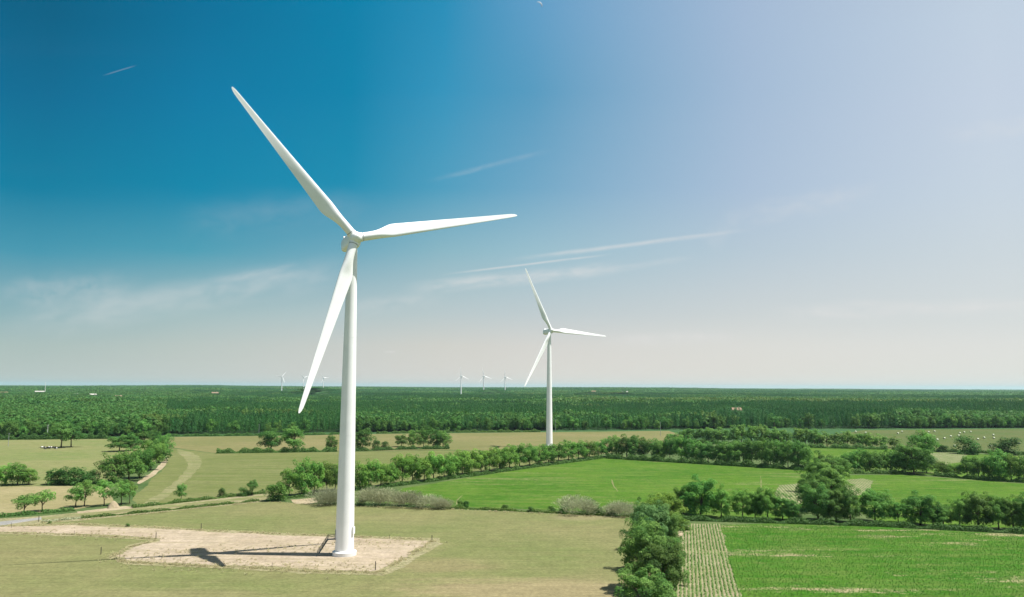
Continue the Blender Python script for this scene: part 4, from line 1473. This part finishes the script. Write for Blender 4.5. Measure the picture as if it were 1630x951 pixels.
# ------------------------------------------------------------------ posts, poles, sand heap
mb = MB()
mb.tube([(0, 0, -0.1), (0.01, 0, 0.7), (0, 0.01, 1.5)], [0.11, 0.105, 0.1], 8)
post_me = mb.mesh('fence_post', M['post'])
mb = MB()
mb.tube([(0, 0, -0.1), (0, 0, 1.2)], [0.05, 0.045], 6)
thin_me = mb.mesh('fence_post', M['post'])
for x, y, k, sc, lb in [
    (597.5, 908.5, 0, 1.35, 'dark fence post at the near corner of the sandy pad'),
    (687.5, 862, 0, 1.1, 'dark fence post at the far corner of the sandy pad'),
    (248, 859.5, 0, 1.3, 'stout dark post where the access track widens into the pad'),
    (320, 843.5, 0, 1.2, 'dark post on the meadow verge above the sandy track'),
    (160.5, 883, 0, 1.2, 'dark post at the near pad corner facing the shadow tip'),
    (61.5, 831, 0, 1.2, 'dark post at the end of the grey asphalt road'),
    (18, 841, 1, 1.3, 'thin post beside the road mouth of the sandy track'),
    (118, 852, 1, 1.0, 'thin post on the near verge of the access track'),
    (237, 842, 1, 1.0, 'thin post on the far verge of the access track'),
    (257.5, 891.5, 1, 1.2, 'thin post on the near pad fringe before the rotor shadow'),
    (190, 889, 1, 1.0, 'thin post on the near pad fringe by the long blade shadow'),
    (433, 905, 1, 1.1, 'thin post on the near pad fringe midway to the tower'),
    (620, 858.5, 1, 1.0, 'thin post on the far pad fringe beyond the tower')]:
    p = P(x, y)
    o = mobj('fence_post', (post_me, thin_me)[k])
    o.location = (p[0], p[1], 0.05)
    o.scale = (1, 1, sc)
    tag(o, lb, 'fence post', 'fence posts round the pad and track')
for x, yb, yt, lb in [(13, 711, 690, 'thin utility pole standing in the pale pasture'), (75, 699, 677, 'thin pale utility pole before the woods beside the pasture trees'),
                      (412, 693, 676, 'thin utility pole at the forest foot beyond the curved track'), (1051.5, 694, 673, 'thin utility pole at the end of the tan meadow'),
                      (884, 688, 668, 'thin utility pole at the forest foot beside the second turbine')]:
    p, hgt, _ = dims(x, yb, yt, 1)
    mb = MB()
    mb.tube([(0, 0, -0.3), (0, 0, hgt)], [0.16, 0.11], 8)
    mb.box((0, 0, hgt - 0.5), (1.6, 0.12, 0.14))
    for k in (-0.65, 0, 0.65):
        mb.tube([(k, 0, hgt - 0.43), (k, 0, hgt - 0.2)], 0.06, 6)
    o = mobj('utility_pole', mb.mesh('utility_pole', M['conc'] if x == 75 else M['grey']))
    o.location = (p[0], p[1], 0)
    tag(o, lb, 'utility pole', 'utility poles')
# sand heap between the lane trees
p, hgt, wid = dims(180, 809, 798, 19)
r = np.random.default_rng(3)
v, f = [], []
nr_, na_ = 9, 28
for i in range(nr_):
    q = i / (nr_ - 1)
    for k in range(na_):
        a = 2 * math.pi * k / na_
        rr = wid / 2 * (1 - q) * (1 + 0.12 * math.sin(a * 3 + 1) + 0.05 * r.normal())
        v.append((rr * math.cos(a), rr * math.sin(a), hgt * math.sin(q * 1.5) - 0.05 + 0.04 * r.normal()))
for i in range(nr_ - 1):
    for k in range(na_):
        k2 = (k + 1) % na_
        f.append((i * na_ + k, i * na_ + k2, (i + 1) * na_ + k2, (i + 1) * na_ + k))
mb = MB()
mb.add(v, f)
o = mobj('sand_heap', mb.mesh('sand_heap', fm_bank, True))
o.location = (p[0], p[1], 0.05)
tag(o, 'pale conical sand heap between the open feathery lane trees', 'sand heap')

# ------------------------------------------------------------------ ground cover
def tuft_mesh(seed, n, mat, spread, h, w):
    r = np.random.default_rng(seed)
    a = r.uniform(0, 6.28, n)
    lean = r.uniform(0.15, 0.8, n)
    b0 = np.stack([r.normal(size=n) * spread, r.normal(size=n) * spread, np.zeros(n)], 1)
    d = np.stack([np.cos(a) * lean, np.sin(a) * lean, np.ones(n)], 1)
    d = unit(d) * (h * r.uniform(0.6, 1.1, n))[:, None]
    sd = np.stack([-np.sin(a), np.cos(a), np.zeros(n)], 1) * w / 2
    mid = b0 + d * 0.55
    tip = b0 + d + np.stack([np.cos(a), np.sin(a), -np.ones(n) * 0.6], 1) * h * 0.18
    V = np.stack([b0 - sd * 0.6, b0 + sd * 0.6, mid + sd, mid - sd, mid - sd, mid + sd, tip + sd * 0.15, tip - sd * 0.15], 1).reshape(-1, 3)
    return mesh_np('tuft', V, np.arange(n * 8).reshape(n * 2, 4), mat, np.repeat(np.clip(r.normal(0.5, 0.25, n), 0, 1), 2))


def build_crop():
    r = np.random.default_rng(31)
    srcs = [bpy.data.objects.new('plant_form', tuft_mesh(900 + i, 9, M['corn'], 0.05, 0.55, 0.11)) for i in range(3)]
    vd = np.array([math.sin(R(ROWANG)), math.cos(R(ROWANG))])  # along the rows
    vp = np.array([vd[1], -vd[0]])
    PT, S = [], []
    u = np.arange(-160, 160, 0.85)
    for a in u:
        t = np.arange(60, 330, 0.55)
        t = t + r.uniform(-0.2, 0.2, t.size)
        q = vp[None] * a + vd[None] * t[:, None] + vp[None] * r.normal(size=(t.size, 1)) * 0.05
        PT.append(q)
    q = np.concatenate(PT)
    px, rw, dep = proj(np.concatenate([q, np.zeros((len(q), 1))], 1))
    left = np.interp(rw, [834, 868, 951, 1150], [1098, 1074, 1074, 1058])
    bord = np.interp(rw, [832, 834, 868, 951, 1150], [1144, 1145, 1154, 1180, 1231])
    topr = np.interp(px, [1070, 1098, 1270, 1640, 1700], [866, 836, 834, 854, 858])
    k = (dep > 0) & (rw > topr) & (rw < 980) & (px > left) & (px < 1690)
    strip = px < bord
    k &= np.where(strip, r.uniform(size=len(q)) < 0.6, r.uniform(size=len(q)) < 0.7)
    q = q + np.where(strip, 0.05, 0.22)[:, None] * r.normal(size=q.shape)
    # bare sandy streaks stay thin
    gap = patchn(q[:, 0] * 0.35, q[:, 1] * 2.4, 9.0, 4) > 0.78
    k &= ~(gap & (r.uniform(size=len(q)) < 0.8))
    s = np.where(strip, r.uniform(0.45, 0.85, len(q)), r.uniform(0.28, 0.6, len(q)))
    q, s = q[k], s[k]
    print('crop plants', len(q))
    scatter('crop_plants', np.concatenate([q, np.full((len(q), 1), 0.03)], 1), r.uniform(0, 6.28, len(q)), np.stack([s, s, s], 1), r.integers(0, 3, len(q)), srcs,
            'young green crop plants in straight rows beside the hedgerow', 'crop plants')


build_crop()


def build_dry():
    r = np.random.default_rng(41)
    srcs = [bpy.data.objects.new('grass_form', tuft_mesh(950 + i, 14, M['straw'], 0.16, 0.55, 0.05)) for i in range(3)]
    lines = [([(-60, 841), (120, 835), (250, 840), (330, 845.5), (420, 849.5), (560, 855), (692, 859.5)], 1.1, 5), ([(692, 860), (668, 874), (602, 913)], 1.3, 6), ([(602, 912.5), (500, 910.5), (400, 905), (200, 896), (176, 887), (212, 870), (250, 861)], 1.0, 6),
             ([(250, 859), (120, 852), (0, 849), (-60, 853)], 0.8, 4), ([(66, 833), (130, 828), (240, 818), (412, 799.5)], 0.8, 4), ([(445, 801), (540, 806), (720, 812), (1005, 825)], 0.9, 3)]
    PT = []
    for px, wd, dn in lines:
        W = [P(x, y)[:2] for x, y in px]
        for a, b in zip(W[:-1], W[1:]):
            L = np.linalg.norm(b - a)
            n = int(L * dn)
            s = r.uniform(0, 1, n)
            s = s[np.sin(s * L / 2.3 + 1) + r.normal(size=n) * 0.8 > -0.5]
            nn = np.array([-(b - a)[1], (b - a)[0]]) / L
            PT.append(a + (b - a) * s[:, None] + nn * (r.normal(size=len(s)) * wd * 0.5)[:, None])
    # sparse tufts on the pad itself and all over its fringe
    for px, n_ in (([(185, 885), (690, 862)], 260), ([(200, 895), (610, 907)], 420), ([(0, 847), (250, 857)], 120)):
        a, b = P(*px[0])[:2], P(*px[1])[:2]
        PT.append(a + (b - a) * r.uniform(0, 1, (n_, 1)) + r.normal(size=(n_, 2)) * np.array([3.0, 3.6]))
    q = np.concatenate(PT)
    s = r.uniform(0.5, 1.3, len(q))
    scatter('dry_grass', np.concatenate([q, np.full((len(q), 1), 0.05)], 1), r.uniform(0, 6.28, len(q)), np.stack([s, s, s], 1), r.integers(0, 3, len(q)), srcs,
            'pale dry grass tufts fringing the sandy pad and tracks', 'dry grass')


build_dry()

# ------------------------------------------------------------------ moon
dm = ray(857.5, 9.0)
zc = np.array(dm)
xr = unit(np.cross(zc, [0, 0, 1]))
yu = np.cross(xr, zc)
c0 = EYE + zc * 60000
rad = 60000 * 5.6 / F
lit = unit(xr * 0.62 + yu * 0.62 + -zc * 0.05)
v, f = [], []
nn_, mm_ = 24, 6
pole = unit(np.cross(lit, -zc))
for i in range(nn_ + 1):
    a = math.pi * i / nn_ - math.pi / 2
    for j in range(mm_ + 1):
        b = (j / mm_) * 0.95
        dirv = math.sin(a) * pole + math.cos(a) * (math.cos(b) * lit + math.sin(b) * (-zc))
        v.append(tuple(c0 + dirv * rad))
for i in range(nn_):
    for j in range(mm_):
        a = i * (mm_ + 1) + j
        f.append((a, a + 1, a + mm_ + 2, a + mm_ + 1))
mb = MB()
mb.add(v, f)
mo = mobj('moon', mb.mesh('moon', plain('moon_dust', (0.24, 0.30, 0.36), 1.0, 0.0), True))
tag(mo, 'faint pale crescent moon high in the blue sky', 'moon')

# ------------------------------------------------------------------ haze
HAZE = 3.2e-5
if HAZE > 0:
    mb = MB()
    mb.box((0, 20000, 68.0), (70000, 44000, 140))
    hm, ht, hout = new_mat('haze_air')
    pv = ht.new('ShaderNodeVolumePrincipled')
    pv.inputs['Color'].default_value = (0.60, 0.86, 0.90, 1)
    pv.inputs['Density'].default_value = HAZE
    pv.inputs['Anisotropy'].default_value = 0.2
    ht.t.links.new(pv.outputs[0], hout.inputs['Volume'])
    ho = mobj('haze', mb.mesh('haze', hm))
    tag(ho, 'thin pale summer haze over the whole landscape', 'haze', kind='stuff')

# ------------------------------------------------------------------ sky
EXPO = 0.85
w = bpy.data.worlds.new('World')
SC.world = w
w.use_nodes = True
w.node_tree.nodes.clear()
t = NT(w.node_tree)
out = t.new('ShaderNodeOutputWorld')
bg = t.new('ShaderNodeBackground')
bg.inputs['Strength'].default_value = 0.1
sky = t.new('ShaderNodeTexSky')
sky.sky_type = 'NISHITA'
sky.sun_disc = False
sky.sun_elevation = math.asin(SUN[2])
sky.sun_rotation = math.atan2(SUN[0], SUN[1])
sky.altitude = 40
sky.air_density = 1.0
sky.dust_density = 1.0
sky.ozone_density = 2.0
dirv = t.vmath('NORMALIZE', t.new('ShaderNodeTexCoord').outputs['Generated'])
dx, dy, dz = t.sep(dirv)
sinaz = t.math('DIVIDE', dx, t.math('SQRT', t.math('ADD', t.math('ADD', t.math('MULTIPLY', dx, dx), t.math('MULTIPLY', dy, dy)), 1e-5)))

sinaz = t.math('ADD', sinaz, t.math('MULTIPLY', t.math('SUBTRACT', 0.34, sinaz), t.range(dy, -0.35, 0.45, 1.0, 0.0)))  # unseen sky behind the camera made paler, added as fill for shaded sides


def lin_c(c):
    return tuple((v / 255 / 12.92) if v / 255 <= 0.04045 else ((v / 255 + 0.055) / 1.055) ** 2.4 for v in c)


ROWS = (600, 550, 500, 400, 300, 150, 10)
COLS = {
    50: [(186, 196, 190), (172, 190, 186), (142, 178, 184), (68, 151, 175), (0, 126, 160), (0, 108, 148), (0, 96, 132)],
    300: [(197, 202, 196), (186, 197, 192), (165, 190, 192), (76, 158, 180), (0, 134, 170), (0, 122, 165), (0, 112, 154)],
    550: [(210, 208, 202), (201, 204, 199), (178, 196, 198), (110, 168, 188), (22, 142, 177), (0, 131, 172), (0, 128, 170)],
    700: [(216, 212, 205), (209, 208, 201), (186, 200, 202), (138, 182, 196), (78, 158, 190), (50, 148, 188), (38, 142, 184)],
    850: [(222, 217, 209), (214, 212, 207), (192, 203, 206), (154, 190, 204), (114, 168, 198), (86, 155, 192), (96, 158, 198)],
    1200: [(225, 220, 212), (220, 219, 214), (205, 211, 212), (184, 201, 213), (171, 192, 215), (163, 187, 213), (163, 186, 213)],
    1600: [(226, 224, 217), (223, 223, 219), (213, 218, 218), (204, 214, 220), (199, 212, 224), (196, 209, 225), (193, 208, 224)],
}
prev, pa = None, None
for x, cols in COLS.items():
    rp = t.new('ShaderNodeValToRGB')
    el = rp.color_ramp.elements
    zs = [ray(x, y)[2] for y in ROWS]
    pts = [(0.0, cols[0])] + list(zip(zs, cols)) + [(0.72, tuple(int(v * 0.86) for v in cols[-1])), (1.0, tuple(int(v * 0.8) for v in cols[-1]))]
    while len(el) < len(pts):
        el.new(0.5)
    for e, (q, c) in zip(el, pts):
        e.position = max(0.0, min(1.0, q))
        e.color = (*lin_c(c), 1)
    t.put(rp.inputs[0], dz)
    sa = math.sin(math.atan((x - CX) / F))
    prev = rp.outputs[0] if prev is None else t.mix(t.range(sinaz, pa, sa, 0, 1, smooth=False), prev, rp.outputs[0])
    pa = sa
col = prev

# thin cirrus and contrails, laid out as directions on the sky dome
cloud = None
def streak(x0, y0, x1, y1, wid, amp, k1=3.0, k2=1.0, soft=0.5, seed=0.0, thr=(0.1, 0.85)):
    global cloud
    a, b = ray(x0, y0), ray(x1, y1)
    c = unit(a + b)
    e1 = unit((b - a) - c * np.dot(b - a, c))
    e2 = np.cross(c, e1)
    L = abs(np.dot(b, e1) / np.dot(b, c))
    wv = wid / F
    cd = t.vmath('DOT_PRODUCT', dirv, tuple(c))
    u = t.math('DIVIDE', t.vmath('DOT_PRODUCT', dirv, tuple(e1)), cd)
    v = t.math('DIVIDE', t.vmath('DOT_PRODUCT', dirv, tuple(e2)), cd)
    cb = t.new('ShaderNodeCombineXYZ')
    t.put(cb.inputs[0], t.math('MULTIPLY', u, k1 / L))
    t.put(cb.inputs[1], t.math('MULTIPLY', v, k2 / wv))
    cb.inputs[2].default_value = seed
    n = t.noise(cb.outputs[0], 1.0, 3, 0.5, 0.3)
    vv = t.math('ADD', v, t.math('MULTIPLY', t.math('SUBTRACT', t.noise(cb.outputs[0], 0.6, 1), 0.5), wv * 0.8 * soft))
    across = t.range(t.math('ABSOLUTE', vv), 0.0, wv, 1.0, 0.0)
    along = t.range(t.math('ABSOLUTE', u), L * (1 - soft), L, 1.0, 0.0)
    q = t.math('MULTIPLY', t.math('MULTIPLY', across, along), t.range(n, thr[0], thr[1]))
    q = t.math('MULTIPLY', q, t.math('GREATER_THAN', cd, 0.2))
    q = t.math('MULTIPLY', q, amp)
    cloud = q if cloud is None else t.math('SUBTRACT', 1.0, t.math('MULTIPLY', t.math('SUBTRACT', 1.0, cloud), t.math('SUBTRACT', 1.0, q)))


streak(690, 439, 990, 403, 2.8, 0.50, 3, 0.3, 0.65, 1, (0.1, 0.6))
streak(790, 417, 1215, 363, 5.5, 0.46, 4, 0.5, 0.65, 2, (0.1, 0.65))
streak(630, 462, 1010, 424, 16, 0.6, 4, 1.2, 0.5, 3)
streak(900, 440, 1120, 408, 8, 0.25, 4, 1.2, 0.6, 4)
streak(670, 292, 890, 236, 6, 0.15, 2.5, 0.4, 0.7, 5, (0.1, 0.7))
streak(-30, 530, 580, 424, 36, 0.40, 4, 1.3, 0.5, 6)
streak(330, 452, 480, 420, 8, 0.25, 3, 1.0, 0.6, 7)
streak(160, 122, 221, 103, 1.3, 0.16, 2, 0.3, 0.6, 8, (0.0, 0.3))
streak(608, 561, 634, 560, 2.5, 0.4, 2, 0.8, 0.7, 9, (0.2, 0.5))
streak(1200, 500, 1760, 486, 18, 0.48, 5, 1.4, 0.5, 10)
streak(1300, 480, 1640, 492, 9, 0.25, 5, 1.4, 0.6, 11)
streak(950, 545, 1190, 532, 16, 0.48, 4, 1.3, 0.6, 12)
streak(1120, 400, 1180, 330, 24, 0.16, 2, 1.2, 0.7, 13)
streak(1150, 350, 1420, 300, 26, 0.24, 4, 1.5, 0.6, 14)
streak(-30, 470, 240, 455, 34, 0.26, 5, 2.0, 0.6, 15)
streak(500, 500, 720, 470, 20, 0.24, 4, 1.4, 0.6, 16)
streak(1480, 215, 1760, 190, 20, 0.22, 4, 1.4, 0.6, 17)
streak(250, 360, 620, 320, 40, 0.10, 4, 1.4, 0.6, 18)
q = t.vmath('DIVIDE', dirv, None)
cb = t.new('ShaderNodeCombineXYZ')
zz = t.math('MAXIMUM', dz, 0.03)
t.put(cb.inputs[0], t.math('DIVIDE', dx, zz))
t.put(cb.inputs[1], t.math('DIVIDE', dy, zz))
vn = t.mapping(cb.outputs[0], R(-20), (0.5, 2.2, 1))
wisp = t.math('MULTIPLY', t.range(t.noise(vn, 0.55, 6, 0.6, 0.6), 0.5, 0.85), t.range(dz, 0.03, 0.2, 0.0, 0.012))
cloud = t.math('MAXIMUM', cloud, wisp)
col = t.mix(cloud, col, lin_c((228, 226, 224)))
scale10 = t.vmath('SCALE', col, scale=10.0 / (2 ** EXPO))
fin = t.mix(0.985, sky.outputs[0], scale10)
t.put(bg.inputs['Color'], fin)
t.t.links.new(bg.outputs[0], out.inputs[0])

# ------------------------------------------------------------------ sun, camera, view
ld = bpy.data.lights.new('sun', 'SUN')
ld.energy = 4.8
ld.angle = R(0.5)
ld.color = (1.0, 0.97, 0.915)
lo = bpy.data.objects.new('sun', ld)
link(lo)
lo.rotation_euler = Vector(tuple(SUN)).to_track_quat('Z', 'Y').to_euler()
lo.location = (0, 0, 300)

cd_ = bpy.data.cameras.new('camera')
cam = bpy.data.objects.new('camera', cd_)
link(cam)
mw = Matrix.Identity(4)
for i in range(3):
    mw[i][0], mw[i][1], mw[i][2], mw[i][3] = RT[i], UP[i], -_f[i], EYE[i]
cam.matrix_world = mw
cd_.sensor_fit = 'HORIZONTAL'
cd_.sensor_width = 36.0
cd_.lens = 36.0 * F / 1630.0
cd_.clip_start = 0.5
cd_.clip_end = 120000
SC.camera = cam

vs = SC.view_settings
vs.view_transform = 'Standard'
vs.look = 'None'
vs.exposure = EXPO
vs.gamma = 1.0
SC.render.engine = 'CYCLES'
cy = SC.cycles
cy.use_denoising = True
cy.max_bounces = 5
cy.diffuse_bounces = 3
cy.glossy_bounces = 2
cy.transmission_bounces = 3
cy.volume_bounces = 0
cy.transparent_max_bounces = 6
cy.caustics_reflective = False
cy.caustics_refractive = False
cy.sample_clamp_indirect = 4.0
